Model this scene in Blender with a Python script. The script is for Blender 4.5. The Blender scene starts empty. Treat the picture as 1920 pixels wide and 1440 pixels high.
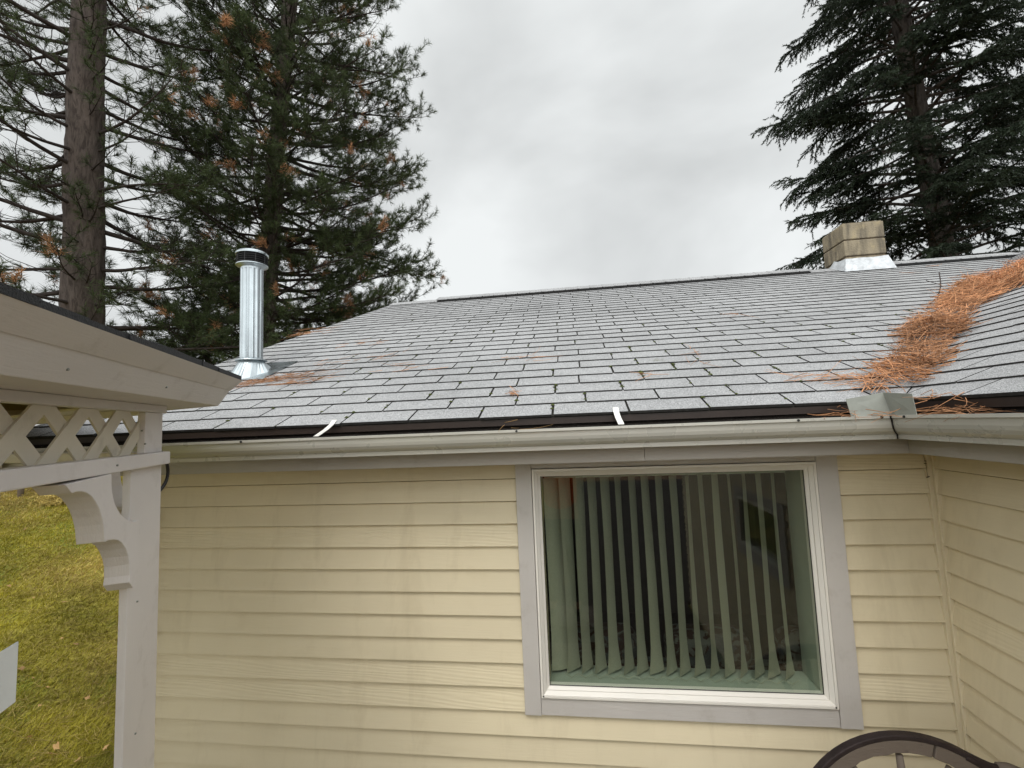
import bpy, math, random
import numpy as np
from mathutils import Vector
R = math.radians
random.seed(7); rng = np.random.default_rng(7)
C = bpy.context.scene.collection
S = bpy.context.scene
G = 2.6                                   # camera height above the lawn; heights below are written relative to the camera

# ---------------------------------------------------------------- camera
CAM = (0.0, -2.1028, G)
def cam_axes(yaw, pitch, roll):
    cy, sy, cp, sp = math.cos(yaw), math.sin(yaw), math.cos(pitch), math.sin(pitch)
    f = Vector((-sy*cp, cy*cp, sp)); r = Vector((cy, sy, 0)); u = r.cross(f)
    c, s = math.cos(roll), math.sin(roll)
    return c*r + s*u, -s*r + c*u, f
cr, cu, cf = cam_axes(0.1314, 0.0846, -0.0411)
cam = bpy.data.cameras.new('camera'); co = bpy.data.objects.new('camera', cam); C.objects.link(co)
from mathutils import Matrix
co.matrix_world = Matrix(((cr.x, cu.x, -cf.x, CAM[0]), (cr.y, cu.y, -cf.y, CAM[1]), (cr.z, cu.z, -cf.z, CAM[2]), (0, 0, 0, 1)))
cam.sensor_width = 36; cam.lens = 36*850.2/1920; cam.clip_start = 0.05; cam.clip_end = 500
S.camera = co
S.render.resolution_x, S.render.resolution_y = 1024, 768

# ---------------------------------------------------------------- overcast sky + weak sun behind the clouds
SUN_EL, SUN_AZ = R(55), R(188)            # azimuth clockwise from +y
w = bpy.data.worlds.new('World'); S.world = w; w.use_nodes = True
N = w.node_tree.nodes; L = w.node_tree.links; N.clear()
out = N.new('ShaderNodeOutputWorld'); bg = N.new('ShaderNodeBackground'); bg.inputs['Strength'].default_value = 0.1
sky = N.new('ShaderNodeTexSky'); sky.sky_type = 'NISHITA'; sky.sun_disc = False; sky.sun_elevation = SUN_EL; sky.sun_rotation = SUN_AZ
tc = N.new('ShaderNodeTexCoord'); sep = N.new('ShaderNodeSeparateXYZ'); L.new(tc.outputs['Generated'], sep.inputs[0])
def wm(op, a, b=None, c=None):
    n = N.new('ShaderNodeMath'); n.operation = op
    for i, v in enumerate((a, b, c)):
        if v is None: continue
        if isinstance(v, (int, float)): n.inputs[i].default_value = v
        else: L.new(v, n.inputs[i])
    return n.outputs[0]
zc = wm('MAXIMUM', sep.outputs['Z'], 0.0)
back = wm('MAXIMUM', wm('ADD', wm('MULTIPLY', sep.outputs['Y'], -0.85), wm('MULTIPLY', wm('ABSOLUTE', sep.outputs['X']), 0.28)), 0.0)
# the cloud deck is brighter overhead and toward the hidden sun behind the camera
zb = wm('POWER', zc, 8.0)
bright = wm('ADD', wm('ADD', 7.1, wm('MULTIPLY', zb, 24.0)), wm('MULTIPLY', back, 17.0))
mp = N.new('ShaderNodeMapping'); mp.inputs['Scale'].default_value = (1, 1, 1.7); L.new(tc.outputs['Generated'], mp.inputs[0])
nz = N.new('ShaderNodeTexNoise'); nz.inputs['Scale'].default_value = 1.9; nz.inputs['Detail'].default_value = 5; nz.inputs['Roughness'].default_value = 0.45
nz.inputs['Distortion'].default_value = 0.25; L.new(mp.outputs[0], nz.inputs['Vector'])
mr = N.new('ShaderNodeMapRange'); mr.inputs['From Min'].default_value = 0.32; mr.inputs['From Max'].default_value = 0.68
mr.inputs['To Min'].default_value = 0.76; mr.inputs['To Max'].default_value = 1.32; L.new(nz.outputs['Fac'], mr.inputs['Value'])
lum = wm('MULTIPLY', bright, mr.outputs[0])
cc = N.new('ShaderNodeVectorMath'); cc.operation = 'SCALE'; cc.inputs[0].default_value = (0.972, 1.0, 0.998); L.new(lum, cc.inputs['Scale'])
mx = N.new('ShaderNodeMix'); mx.data_type = 'RGBA'; mx.inputs['Factor'].default_value = 0.96
L.new(sky.outputs[0], mx.inputs['A']); L.new(cc.outputs[0], mx.inputs['B'])
L.new(mx.outputs['Result'], bg.inputs['Color']); L.new(bg.outputs[0], out.inputs[0])
sl = bpy.data.lights.new('sun', 'SUN'); sl.energy = 1.15; sl.angle = R(25); sl.color = (1.0, 0.96, 0.9)
so = bpy.data.objects.new('sun', sl); C.objects.link(so)
sd = Vector((math.sin(SUN_AZ)*math.cos(SUN_EL), math.cos(SUN_AZ)*math.cos(SUN_EL), math.sin(SUN_EL)))
so.rotation_euler = sd.to_track_quat('Z', 'Y').to_euler()
S.view_settings.view_transform = 'Standard'; S.view_settings.look = 'None'; S.view_settings.exposure = 0.0; S.view_settings.gamma = 1
S.view_settings.use_curve_mapping = False
S.render.engine = 'CYCLES'
S.cycles.max_bounces = 8; S.cycles.transparent_max_bounces = 16; S.cycles.caustics_reflective = False; S.cycles.caustics_refractive = False

# ---------------------------------------------------------------- materials
def srgb(r, g, b):
    f = lambda v: (v/255/12.92) if v <= 10 else ((v/255+0.055)/1.055)**2.4
    return (f(r), f(g), f(b))
class Mat:
    def __init__(s, name, col=(.5, .5, .5), rough=.6, metal=0.0, spec=.4):
        s.m = bpy.data.materials.new(name); s.m.use_nodes = True
        s.N = s.m.node_tree.nodes; s.L = s.m.node_tree.links
        s.b = s.N['Principled BSDF']; s.b.inputs['Base Color'].default_value = (*col, 1)
        s.b.inputs['Roughness'].default_value = rough; s.b.inputs['Metallic'].default_value = metal
        s.b.inputs['Specular IOR Level'].default_value = spec
        s.col = (*col, 1); s.tc = s.N.new('ShaderNodeTexCoord'); s.cur = None; s.h = None
    def vec(s, scale=(1, 1, 1), rand=False, rot=(0, 0, 0)):
        mp = s.N.new('ShaderNodeMapping'); mp.inputs['Scale'].default_value = scale; mp.inputs['Rotation'].default_value = rot
        s.L.new(s.tc.outputs['Object'], mp.inputs[0])
        if rand:
            g = s.N.new('ShaderNodeNewGeometry'); k = s.N.new('ShaderNodeMath'); k.operation = 'MULTIPLY'; k.inputs[1].default_value = 57.0
            s.L.new(g.outputs['Random Per Island'], k.inputs[0]); a = s.N.new('ShaderNodeVectorMath'); a.operation = 'ADD'
            s.L.new(mp.outputs[0], a.inputs[0]); s.L.new(k.outputs[0], a.inputs[1]); return a.outputs[0]
        return mp.outputs[0]
    def noise(s, scale, detail=4, rough=.55, dist=0, vec=None):
        n = s.N.new('ShaderNodeTexNoise'); n.inputs['Scale'].default_value = scale; n.inputs['Detail'].default_value = detail
        n.inputs['Roughness'].default_value = rough; n.inputs['Distortion'].default_value = dist
        s.L.new(vec if vec is not None else s.tc.outputs['Object'], n.inputs['Vector']); return n.outputs['Fac']
    def rand(s):
        g = s.N.new('ShaderNodeNewGeometry'); return g.outputs['Random Per Island']
    def rng(s, v, a, b, c, d):
        n = s.N.new('ShaderNodeMapRange'); s.L.new(v, n.inputs['Value'])
        for k, x in zip(('From Min', 'From Max', 'To Min', 'To Max'), (a, b, c, d)): n.inputs[k].default_value = x
        return n.outputs[0]
    def math(s, op, a, b):
        n = s.N.new('ShaderNodeMath'); n.operation = op
        for i, v in enumerate((a, b)):
            if isinstance(v, (int, float)): n.inputs[i].default_value = v
            else: s.L.new(v, n.inputs[i])
        return n.outputs[0]
    def mixto(s, fac, col, mode='MIX'):
        n = s.N.new('ShaderNodeMix'); n.data_type = 'RGBA'; n.blend_type = mode
        if isinstance(fac, (int, float)): n.inputs['Factor'].default_value = fac
        else: s.L.new(fac, n.inputs['Factor'])
        if s.cur is None: n.inputs['A'].default_value = s.col
        else: s.L.new(s.cur, n.inputs['A'])
        n.inputs['B'].default_value = (*col, 1); s.cur = n.outputs['Result']; return s
    def scale(s, fac):
        n = s.N.new('ShaderNodeVectorMath'); n.operation = 'SCALE'
        if s.cur is None: n.inputs[0].default_value = s.col[:3]
        else: s.L.new(s.cur, n.inputs[0])
        s.L.new(fac, n.inputs['Scale']); s.cur = n.outputs[0]; return s
    def bump(s, h, strength=.3, dist=.01):
        n = s.N.new('ShaderNodeBump'); n.inputs['Strength'].default_value = strength; n.inputs['Distance'].default_value = dist
        s.L.new(h, n.inputs['Height'])
        if s.h is not None: s.L.new(s.h, n.inputs['Normal'])
        s.h = n.outputs[0]; return s
    def rough(s, v): s.L.new(v, s.b.inputs['Roughness']); return s
    def done(s):
        if s.cur is not None: s.L.new(s.cur, s.b.inputs['Base Color'])
        if s.h is not None: s.L.new(s.h, s.b.inputs['Normal'])
        return s.m

def siding_mat(name, axis):
    m = Mat(name, (.70, .612, .435), .5)
    sc = (2.2, 2.2, 30) if axis == 'x' else (2.2, 2.2, 30)
    v = m.vec(sc, True)
    m.scale(m.rng(m.rand(), 0, 1, .96, 1.04))
    m.scale(m.rng(m.noise(1.6, 3), .3, .7, .95, 1.05))
    m.mixto(m.rng(m.noise(5, 6, .6), .58, .8, 0, .22), (.42, .33, .2))
    m.mixto(m.rng(m.noise(1, 6, .7, .4, m.vec((7, 7, .9))), .53, .75, 0, .28), (.40, .32, .2))
    # embossed wood grain; some boards carry a bold cathedral grain
    wv = m.N.new('ShaderNodeTexWave'); wv.wave_type = 'RINGS'; wv.rings_direction = 'SPHERICAL'; wv.inputs['Scale'].default_value = 1.6
    wv.inputs['Distortion'].default_value = 9; wv.inputs['Detail'].default_value = 2.5; wv.inputs['Detail Scale'].default_value = .9
    m.L.new(m.vec((1.6, 1.6, 18), True), wv.inputs['Vector'])
    bold = m.math('MULTIPLY', wv.outputs['Fac'], m.rng(m.rand(), .68, .72, .03, .42))
    m.bump(bold, .38, .0035)
    m.bump(m.noise(2.5, 6, .65, 1.2, v), .35, .0018)
    m.bump(m.noise(240, 2), .22, .001)
    m.rough(m.rng(m.noise(9, 3), .3, .7, .42, .6))
    return m.done()
def paint_mat(name, col, rough=.5, grain=(3, 3, 45), gs=.25, dirt=.15, dirtcol=(.2, .16, .11)):
    m = Mat(name, col, rough)
    m.scale(m.rng(m.noise(2.3, 3), .3, .7, .95, 1.05))
    m.mixto(m.rng(m.noise(11, 7, .65), .56, .82, 0, dirt*2), dirtcol)
    m.bump(m.noise(3, 6, .65, 1.0, m.vec(grain, True)), gs, .003)
    m.bump(m.noise(190, 2), .2, .001)
    return m.done()
M = {}
M['siding'] = siding_mat('cream_siding_paint', 'x')
M['trim'] = paint_mat('grey_trim_paint', (.53, .50, .475), gs=.45)
M['trimv'] = paint_mat('grey_trim_paint_vertical', (.53, .50, .475), grain=(45, 45, 3), gs=.22)
M['fascia'] = paint_mat('grey_fascia_metal', (.40, .37, .335), rough=.42, gs=.05, dirt=.2)
M['gaz'] = paint_mat('gazebo_paint', (.60, .567, .545), rough=.5, gs=.22, dirt=.2)
M['gazv'] = paint_mat('gazebo_post_paint', (.71, .675, .665), rough=.5, grain=(40, 40, 3), gs=.3, dirt=.13)
M['lattice'] = paint_mat('gazebo_lattice_paint', (.62, .575, .48), rough=.55, gs=.25, dirt=.25)
M['cream_in'] = paint_mat('gazebo_ceiling_paint', (.42, .36, .22), rough=.6, gs=.2)
def gutter_mat():
    m = Mat('gutter_painted_metal', (.47, .455, .41), .32, .15, .5)
    m.scale(m.rng(m.noise(1.4, 3), .3, .7, .9, 1.08))
    m.mixto(m.rng(m.noise(7, 8, .7, .5, m.vec((1, 1, 5))), .58, .85, 0, .3), (.2, .18, .14))
    m.bump(m.noise(30, 3), .05, .002)
    m.rough(m.rng(m.noise(12, 4), .3, .7, .22, .42)); return m.done()
M['gutter'] = gutter_mat()
def plain(name, col, rough=.6, metal=0., var=.12, ns=20, bs=.1, bd=.003):
    m = Mat(name, col, rough, metal); m.scale(m.rng(m.noise(ns, 4), .3, .7, 1-var, 1+var)); m.bump(m.noise(ns*4, 3), bs, bd); return m.done()
M['vinyl'] = plain('white_vinyl', (.78, .745, .69), .35, var=.03, ns=3, bs=.03)
M['brown'] = plain('brown_drip_edge', (.028, .018, .014), .45)
M['grime_and_void'] = plain('gutter_grime_and_gap_shade', (.016, .012, .009), .9, ns=60, bs=.6)
M['guard'] = plain('dull_grey_sheet_metal', (.29, .30, .27), .5, .3, .1, 15)
M['alu'] = plain('bare_aluminium', (.75, .73, .68), .4, .2, .06, 30)
def galv():
    m = Mat('galvanised_steel', (.40, .44, .46), .32, .9)
    m.scale(m.rng(m.noise(14, 4, .6, .4, m.vec((1, 1, .15))), .3, .7, .86, 1.08)); m.rough(m.rng(m.noise(8, 4), .3, .7, .2, .42)); return m.done()
M['galv'] = galv()
M['black'] = plain('black_metal', (.012, .012, .012), .5)
M['rubber'] = plain('black_cable_rubber', (.012, .009, .009), .5)
def shingle_mat(name, rot=0):
    m = Mat(name, (.256, .257, .260), .82, 0, .3)
    m.scale(m.rng(m.rand(), 0, 1, .972, 1.028))
    m.scale(m.rng(m.noise(1.3, 4, .6), .3, .7, .88, 1.1))
    m.scale(m.rng(m.noise(9, 5, .6, 0, m.vec((1, 1, 1))), 0.3, .7, .93, 1.07))
    m.scale(m.rng(m.noise(300, 2, .8), .32, .68, .25, 1.85))
    m.scale(m.rng(m.noise(120, 2, .6), .35, .65, .82, 1.18))
    m.mixto(m.rng(m.noise(3.5, 9, .78), .635, .70, 0, .6), (.085, .085, .05))
    m.bump(m.noise(330, 2), .5, .002)
    m.bump(m.noise(14, 3), .25, .006)
    return m.done()
M['shingle'] = shingle_mat('grey_asphalt_shingle')
M['shingle_base'] = plain('shingle_slot_shade_moss', (.022, .021, .017), .95, ns=40)  # shade and moss in the tab slots, put into a dark base colour
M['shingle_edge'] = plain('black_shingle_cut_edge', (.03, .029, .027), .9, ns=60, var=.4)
M['moss'] = plain('green_moss', (.05, .062, .012), 1, ns=50, var=.4, bs=.8)
M['gshingle'] = plain('black_gazebo_shingle', (.007, .0075, .008), .6, ns=70, var=.5, bs=.8, bd=.004)
def chim_mat():
    m = Mat('stained_concrete_block', (.25, .21, .145), .9)
    m.scale(m.rng(m.noise(5, 5), .3, .7, .75, 1.2))
    v = m.vec((14, 14, 2.2))
    m.mixto(m.rng(m.noise(1, 6, .6, .3, v), .46, .62, 0, .75), (.09, .078, .06))
    m.mixto(m.rng(m.noise(9, 5), .55, .7, 0, .5), (.38, .31, .18))
    m.bump(m.noise(60, 5), .6, .01); return m.done()
M['block'] = chim_mat()
M['mortar'] = plain('dark_mortar', (.13, .10, .07), .95, ns=50, bs=.6)
def flash_mat():
    m = Mat('silver_painted_flashing', (.55, .57, .59), .5, .3); m.scale(m.rng(m.noise(16, 5), .3, .7, .75, 1.1)); m.bump(m.noise(14, 4), .8, .02); return m.done()
M['flash'] = flash_mat()
def glass_mat():
    m = bpy.data.materials.new('tinted_window_glass'); m.use_nodes = True; n = m.node_tree.nodes; l = m.node_tree.links; n.clear()
    o = n.new('ShaderNodeOutputMaterial'); t = n.new('ShaderNodeBsdfTransparent'); t.inputs[0].default_value = (.92, .95, .915, 1)
    g = n.new('ShaderNodeBsdfGlossy'); g.inputs['Roughness'].default_value = .004; g.inputs[0].default_value = (1, 1, 1, 1)
    f = n.new('ShaderNodeLayerWeight'); f.inputs[0].default_value = .5; pw = n.new('ShaderNodeMath'); pw.operation = 'POWER'; pw.inputs[1].default_value = 5.0
    k = n.new('ShaderNodeMath'); k.operation = 'MULTIPLY_ADD'; k.inputs[1].default_value = .9; k.inputs[2].default_value = .038
    x = n.new('ShaderNodeMixShader'); l.new(f.outputs['Facing'], pw.inputs[0]); l.new(pw.outputs[0], k.inputs[0]); l.new(k.outputs[0], x.inputs[0]); l.new(t.outputs[0], x.inputs[1]); l.new(g.outputs[0], x.inputs[2])
    l.new(x.outputs[0], o.inputs[0]); return m
M['glass'] = glass_mat()
M['blind'] = plain('pale_fabric_vane', (.31, .31, .24), .8, ns=120, var=.06)
M['insill'] = plain('painted_inner_sill', (.34, .38, .32), .4, var=.06)
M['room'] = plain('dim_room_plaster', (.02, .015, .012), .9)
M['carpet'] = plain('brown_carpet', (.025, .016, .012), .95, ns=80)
def leafmat(name, col, rough=.6, transl=.35, var=.35):
    m = bpy.data.materials.new(name); m.use_nodes = True; n = m.node_tree.nodes; l = m.node_tree.links; n.clear()
    o = n.new('ShaderNodeOutputMaterial'); d = n.new('ShaderNodeBsdfPrincipled'); d.inputs['Roughness'].default_value = rough; t = n.new('ShaderNodeBsdfTranslucent')
    d.inputs['Specular IOR Level'].default_value = .25
    g = n.new('ShaderNodeNewGeometry'); t2 = n.new('ShaderNodeTexCoord'); nz = n.new('ShaderNodeTexNoise'); nz.inputs['Scale'].default_value = 1.1; nz.inputs['Detail'].default_value = 3
    l.new(t2.outputs['Object'], nz.inputs[0])
    a = n.new('ShaderNodeMapRange'); l.new(g.outputs['Random Per Island'], a.inputs[0]); a.inputs[3].default_value = 1-var; a.inputs[4].default_value = 1+var
    b = n.new('ShaderNodeMapRange'); l.new(nz.outputs[0], b.inputs[0]); b.inputs[1].default_value = .3; b.inputs[2].default_value = .7; b.inputs[3].default_value = .6; b.inputs[4].default_value = 1.4
    k = n.new('ShaderNodeMath'); k.operation = 'MULTIPLY'; l.new(a.outputs[0], k.inputs[0]); l.new(b.outputs[0], k.inputs[1])
    c = n.new('ShaderNodeVectorMath'); c.operation = 'SCALE'; c.inputs[0].default_value = col; l.new(k.outputs[0], c.inputs['Scale'])
    x = n.new('ShaderNodeMixShader'); x.inputs[0].default_value = transl
    l.new(c.outputs[0], d.inputs['Base Color']); l.new(c.outputs[0], t.inputs[0]); l.new(d.outputs[0], x.inputs[1]); l.new(t.outputs[0], x.inputs[2]); l.new(x.outputs[0], o.inputs[0]); return m
M['needle'] = leafmat('green_pine_needles', (.055, .076, .031))
M['needle_dead'] = leafmat('dead_brown_needles', (.42, .23, .12))
M['spruce'] = leafmat('dark_spruce_needles', (.024, .036, .021), transl=.25)
M['straw'] = leafmat('fallen_orange_needles', (.49, .245, .122), transl=.12, var=.6)
M['grass'] = leafmat('mixed_grass_blades', (.34, .30, .035), transl=.3, var=.4)
M['leaf'] = leafmat('dry_tan_leaf', (.42, .26, .11), transl=.2)
M['straw_grass'] = leafmat('dry_grass_blades', (.40, .31, .10), transl=.25)
def bark(name, col, dark):
    m = Mat(name, col, .95); v = m.vec((9, 9, 2.0)); f = m.noise(1, 7, .65, 1.2, v)
    m.scale(m.rng(m.noise(1.2, 3), .3, .7, .8, 1.2)); m.mixto(m.rng(f, .38, .56, 1, 0), dark); m.bump(f, .9, .06); m.bump(m.noise(25, 4), .5, .01); return m.done()
M['bark'] = bark('pine_bark', (.082, .065, .056), (.035, .026, .022))
M['twig'] = plain('dark_twig_bark', (.028, .021, .018), .95, ns=10, var=.4)
M['bark3'] = bark('spruce_bark', (.065, .055, .047), (.02, .016, .013))
def lawn_mat():
    m = Mat('lawn_soil_and_turf', (.25, .215, .035), .95)
    m.mixto(m.rng(m.noise(.9, 5, .6), .45, .62, 0, .75), (.12, .18, .02))
    m.mixto(m.rng(m.noise(7, 6, .7), .5, .68, 0, .6), (.26, .185, .06))
    m.scale(m.rng(m.noise(40, 5, .7), .3, .7, .55, 1.4))
    # brown needle litter under the pines
    sx = m.N.new('ShaderNodeVectorMath'); sx.operation = 'DISTANCE'; m.L.new(m.tc.outputs['Object'], sx.inputs[0]); sx.inputs[1].default_value = (0, -2.1, 1)
    k = m.math('ADD', sx.outputs['Value'], m.rng(m.noise(.5, 4), .2, .8, -1.5, 1.5))
    m.mixto(m.rng(k, 14.6, 16.0, 0, .9), (.20, .10, .06)); m.bump(m.noise(25, 5), .8, .03); return m.done()
M['lawn'] = lawn_mat()
M['concrete'] = plain('patio_concrete', (.30, .29, .27), .85, ns=6)
M['wood'] = paint_mat('weathered_grey_wood', (.15, .12, .098), rough=.8, grain=(8, 8, 30), gs=.8, dirt=.45, dirtcol=(.05, .035, .03))
M['deckwood'] = plain('dark_added_boards', (.03, .023, .018), .95, ns=9, var=.3)
M['iron'] = plain('rusty_iron_tyre', (.032, .022, .022), .6, .3, .3, 25, .4)
M['paper'] = plain('white_sign_enamel', (.74, .78, .80), .4, var=.03)
M['orange'] = plain('orange_jacket_fabric', (.98, .17, .03), .7)

# ---------------------------------------------------------------- mesh helpers
class MB:
    def __init__(s): s.v = []; s.f = []; s.m = []; s.n = 0
    def add(s, verts, faces, mi=0):
        s.v.extend([tuple(map(float, p)) for p in verts]); s.f.extend([tuple(i+s.n for i in q) for q in faces]); s.m.extend([mi]*len(faces)); s.n += len(verts)
    def box(s, a, b, mi=0):
        (x0, y0, z0), (x1, y1, z1) = a, b
        s.add([(x0, y0, z0), (x1, y0, z0), (x1, y1, z0), (x0, y1, z0), (x0, y0, z1), (x1, y0, z1), (x1, y1, z1), (x0, y1, z1)],
              [(0, 3, 2, 1), (4, 5, 6, 7), (0, 1, 5, 4), (1, 2, 6, 5), (2, 3, 7, 6), (3, 0, 4, 7)], mi)
    def prism(s, low, high, mi=0):                      # two matching loops
        n = len(low)
        s.add(list(low)+list(high), [tuple(range(n-1, -1, -1)), tuple(range(n, 2*n))] + [(i, (i+1) % n, n+(i+1) % n, n+i) for i in range(n)], mi)
    def tube(s, pts, rad, k=8, mi=0, cap=True, closed=False):
        pts = [Vector(p) for p in pts]; n = len(pts); rad = [rad]*n if isinstance(rad, (int, float)) else rad
        t0 = (pts[1]-pts[0]).normalized(); a = t0.orthogonal().normalized(); vs = []; fs = []
        for i, p in enumerate(pts):
            t = (pts[(i+1) % n]-pts[i-1]) if closed else (pts[min(i+1, n-1)]-pts[max(i-1, 0)])
            t.normalize(); a = (a - a.dot(t)*t).normalized(); b = t.cross(a)
            for j in range(k):
                an = 2*math.pi*j/k; vs.append(p + (a*math.cos(an)+b*math.sin(an))*rad[i])
        for i in range(n if closed else n-1):
            for j in range(k): fs.append((i*k+j, i*k+(j+1) % k, ((i+1) % n)*k+(j+1) % k, ((i+1) % n)*k+j))
        if cap and not closed: fs.append(tuple(range(k-1, -1, -1))); fs.append(tuple(range((n-1)*k, n*k)))
        s.add(vs, fs, mi)
    def lathe(s, prof, cx, cy, k=32, mi=0):            # prof: (r, z)
        vs = [(cx+r*math.cos(2*math.pi*j/k), cy+r*math.sin(2*math.pi*j/k), z) for r, z in prof for j in range(k)]
        fs = [(i*k+j, i*k+(j+1) % k, (i+1)*k+(j+1) % k, (i+1)*k+j) for i in range(len(prof)-1) for j in range(k)]
        s.add(vs, fs, mi)
    def build(s, name, mats, parent=None, smooth=False, bevel=0, seg=2):
        me = bpy.data.meshes.new(name); me.from_pydata(s.v, [], s.f)
        mats = mats if isinstance(mats, (list, tuple)) else [mats]
        for m in mats: me.materials.append(M[m])
        if len(mats) > 1: me.polygons.foreach_set('material_index', s.m)
        if smooth: me.polygons.foreach_set('use_smooth', [True]*len(me.polygons)); 
        me.update(); o = bpy.data.objects.new(name, me); C.objects.link(o)
        if parent is not None: o.parent = parent
        if bevel:
            b = o.modifiers.new('bevel', 'BEVEL'); b.width = bevel; b.segments = seg; b.limit_method = 'ANGLE'; b.angle_limit = R(40)
            if not smooth:
                b.harden_normals = False
        return o
def tri_object(name, mat, V, F, parent=None, mi=None):
    me = bpy.data.meshes.new(name); V = np.asarray(V, np.float32).reshape(-1, 3); F = np.asarray(F, np.int32)
    k = F.shape[1]; me.vertices.add(len(V)); me.vertices.foreach_set('co', V.ravel()); me.loops.add(F.size); me.loops.foreach_set('vertex_index', F.ravel())
    me.polygons.add(len(F)); me.polygons.foreach_set('loop_start', np.arange(0, F.size, k, dtype=np.int32))
    mats = mat if isinstance(mat, (list, tuple)) else [mat]
    for m in mats: me.materials.append(M[m])
    if mi is not None: me.polygons.foreach_set('material_index', np.asarray(mi, np.int32))
    me.update(calc_edges=True); me.validate(); o = bpy.data.objects.new(name, me); C.objects.link(o)
    if parent is not None: o.parent = parent
    return o
def tag(o, label=None, cat=None, group=None, kind=None):
    if label: o['label'] = label
    if cat: o['category'] = cat
    if group: o['group'] = group
    if kind: o['kind'] = kind
    return o
def thing(name, label, cat, group=None, loc=(0, 0, 0)):
    o = bpy.data.objects.new(name, None); o.empty_display_size = .2; C.objects.link(o); return tag(o, label, cat, group)
def part(o, label): o['label'] = label; return o

# ---------------------------------------------------------------- ground
def gh(x, y):
    d = np.hypot(np.asarray(x, float), np.asarray(y, float)+2.1); u = np.clip((d-4.5)/13, 0, 1); w = np.clip((-np.asarray(x, float)-2)/3, 0, 1)
    return (1.5*u*u*(3-2*u)+.02*np.clip(d-17.5, 0, 60))*w
g = MB(); n = 150; X = np.sign(np.linspace(-1, 1, n))*np.abs(np.linspace(-1, 1, n))**1.8*130; Y = X
vs = [(x, y, float(gh(x, y))) for y in Y for x in X]
g.add(vs, [(j*n+i, j*n+i+1, (j+1)*n+i+1, (j+1)*n+i) for j in range(n-1) for i in range(n-1)])
tag(g.build('ground', 'lawn', smooth=True), 'yellow green autumn lawn around the house', 'lawn', kind='structure')
g = MB()
for i in range(117): g.box((-.55, -17.2+i*.147, .004), (1.40, -17.2+i*.147+.14, .05))
for i in range(94): g.box((1.405, -17.2+i*.134, .004), (6.4, -17.2+i*.134+.128, .05))
tag(g.build('added_boards', 'deckwood'), 'unseen dark boards added to darken the mirrored lawn', 'deck', kind='structure')  # added out of view so the window glass mirrors less bright lawn

# ---------------------------------------------------------------- house
house = thing('house', 'cream lap-sided single-storey house with grey shingle roof and grey trim', 'house')
XC = 1.454; LAP = .1008; Z0 = G-.5573; ZS = G-.172; XL = -2.164
T = .4344; EY = -.25; EX = XC-.25; EZ = G+.0192; SL = math.atan(T)
XEND = 4.86
# window opening on the back wall (outer trim)
WX0, WX1, WZ0, WZ1 = -.276, 1.079, G-1.2733, G-.19
def laps(axis, a0, a1, holes, zlo, flip=1):
    """horizontal boards; axis 'x' lies on y=0 facing -y, axis 'y' lies on x=XC facing -x"""
    m = MB(); k = -5
    while True:
        zt = Z0-(k-1)*LAP; zb = zt-LAP; k += 1
        if zb > ZS+.05: continue
        if zt < zlo: break
        z1 = min(zt-.0048, ZS+.02); segs = [(a0, a1)]
        for h0, h1, hz0, hz1 in holes:
            if zb < hz1-.012 and zt > hz0+.012:
                lo, hi = max(zb, hz0), min(zt, hz1)
                if zt > hz1+.01 and zb < hz1: pass
                segs = [(a0, h0+.005), (h1-.005, a1)]
                if zb < hz0: segs.append(('low', h0, h1, hz0))
                if zt > hz1: segs.append(('up', h0, h1, hz1))
        for s_ in segs:
            z0_, z1_ = zb, z1
            if s_[0] == 'low': b0, b1, z1_ = s_[1], s_[2], s_[3]+.005
            elif s_[0] == 'up': b0, b1, z0_ = s_[1], s_[2], s_[3]-.005
            else: b0, b1 = s_
            pb, pt = .0215, .0045
            fr = (z0_-zb)/LAP; fr1 = (z1_-zb)/LAP
            p0 = pb+(pt-pb)*fr; p1 = pb+(pt-pb)*fr1
            sec = [(-.02, z0_), (p0, z0_), (p1, z1_), (-.02, z1_)]
            nseg = max(1, int((b1-b0)/.5)); xs = [b0+(b1-b0)*i/nseg for i in range(nseg+1)]
            V = []
            for x in xs:
                for o_, z_ in sec: V.append((x, -o_, z_) if axis == 'x' else (XC-o_, x, z_))
            F = [(i*4+j, i*4+(j+1) % 4, (i+1)*4+(j+1) % 4, (i+1)*4+j) for i in range(nseg) for j in range(4)]
            F += [(3, 2, 1, 0), tuple(nseg*4+j for j in range(4))]
            m.add(V, F)
    return m
CT = .038
o = laps('x', XL+.03, XC-CT, [(WX0, WX1, WZ0, WZ1)], .1).build('wall', 'siding', house); part(o, 'cream lap siding wall around the window')
SWY0, SWY1, SWZ0, SWZ1 = -2.36, -1.36, G-1.24, G-.66
o = laps('y', -4.5, -CT, [(SWY0, SWY1, SWZ0, SWZ1)], .1).build('wall', 'siding', house); part(o, 'cream lap siding wall running toward the viewer on the right')
m = MB()
m.box((XL, .02, .05), (WX0+.11, .14, ZS+.02)); m.box((WX1-.11, .02, .05), (XC+.02, .14, ZS+.02))
m.box((WX0+.112, .02, .05), (WX1-.112, .14, WZ0+.09)); m.box((WX0+.112, .02, WZ1-.045), (WX1-.112, .14, ZS+.02))
m.box((XC+.02, -4.5, .05), (XC+.14, SWY0+.06, ZS+.1)); m.box((XC+.02, SWY1-.06, .05), (XC+.14, .01, ZS+.1))
m.box((XC+.02, SWY0+.062, .05), (XC+.14, SWY1-.062, SWZ0+.06)); m.box((XC+.02, SWY0+.062, SWZ1-.06), (XC+.14, SWY1-.062, ZS+.1))
m.box((XL, .142, .05), (XL+.12, 6.6, ZS)); m.box((XL+.122, 6.48, .05), (6.5, 6.6, ZS)); m.box((6.38, -4.4, .05), (6.5, 6.478, ZS)); m.box((XC+.142, -4.5, .05), (6.5, -4.402, ZS))
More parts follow.
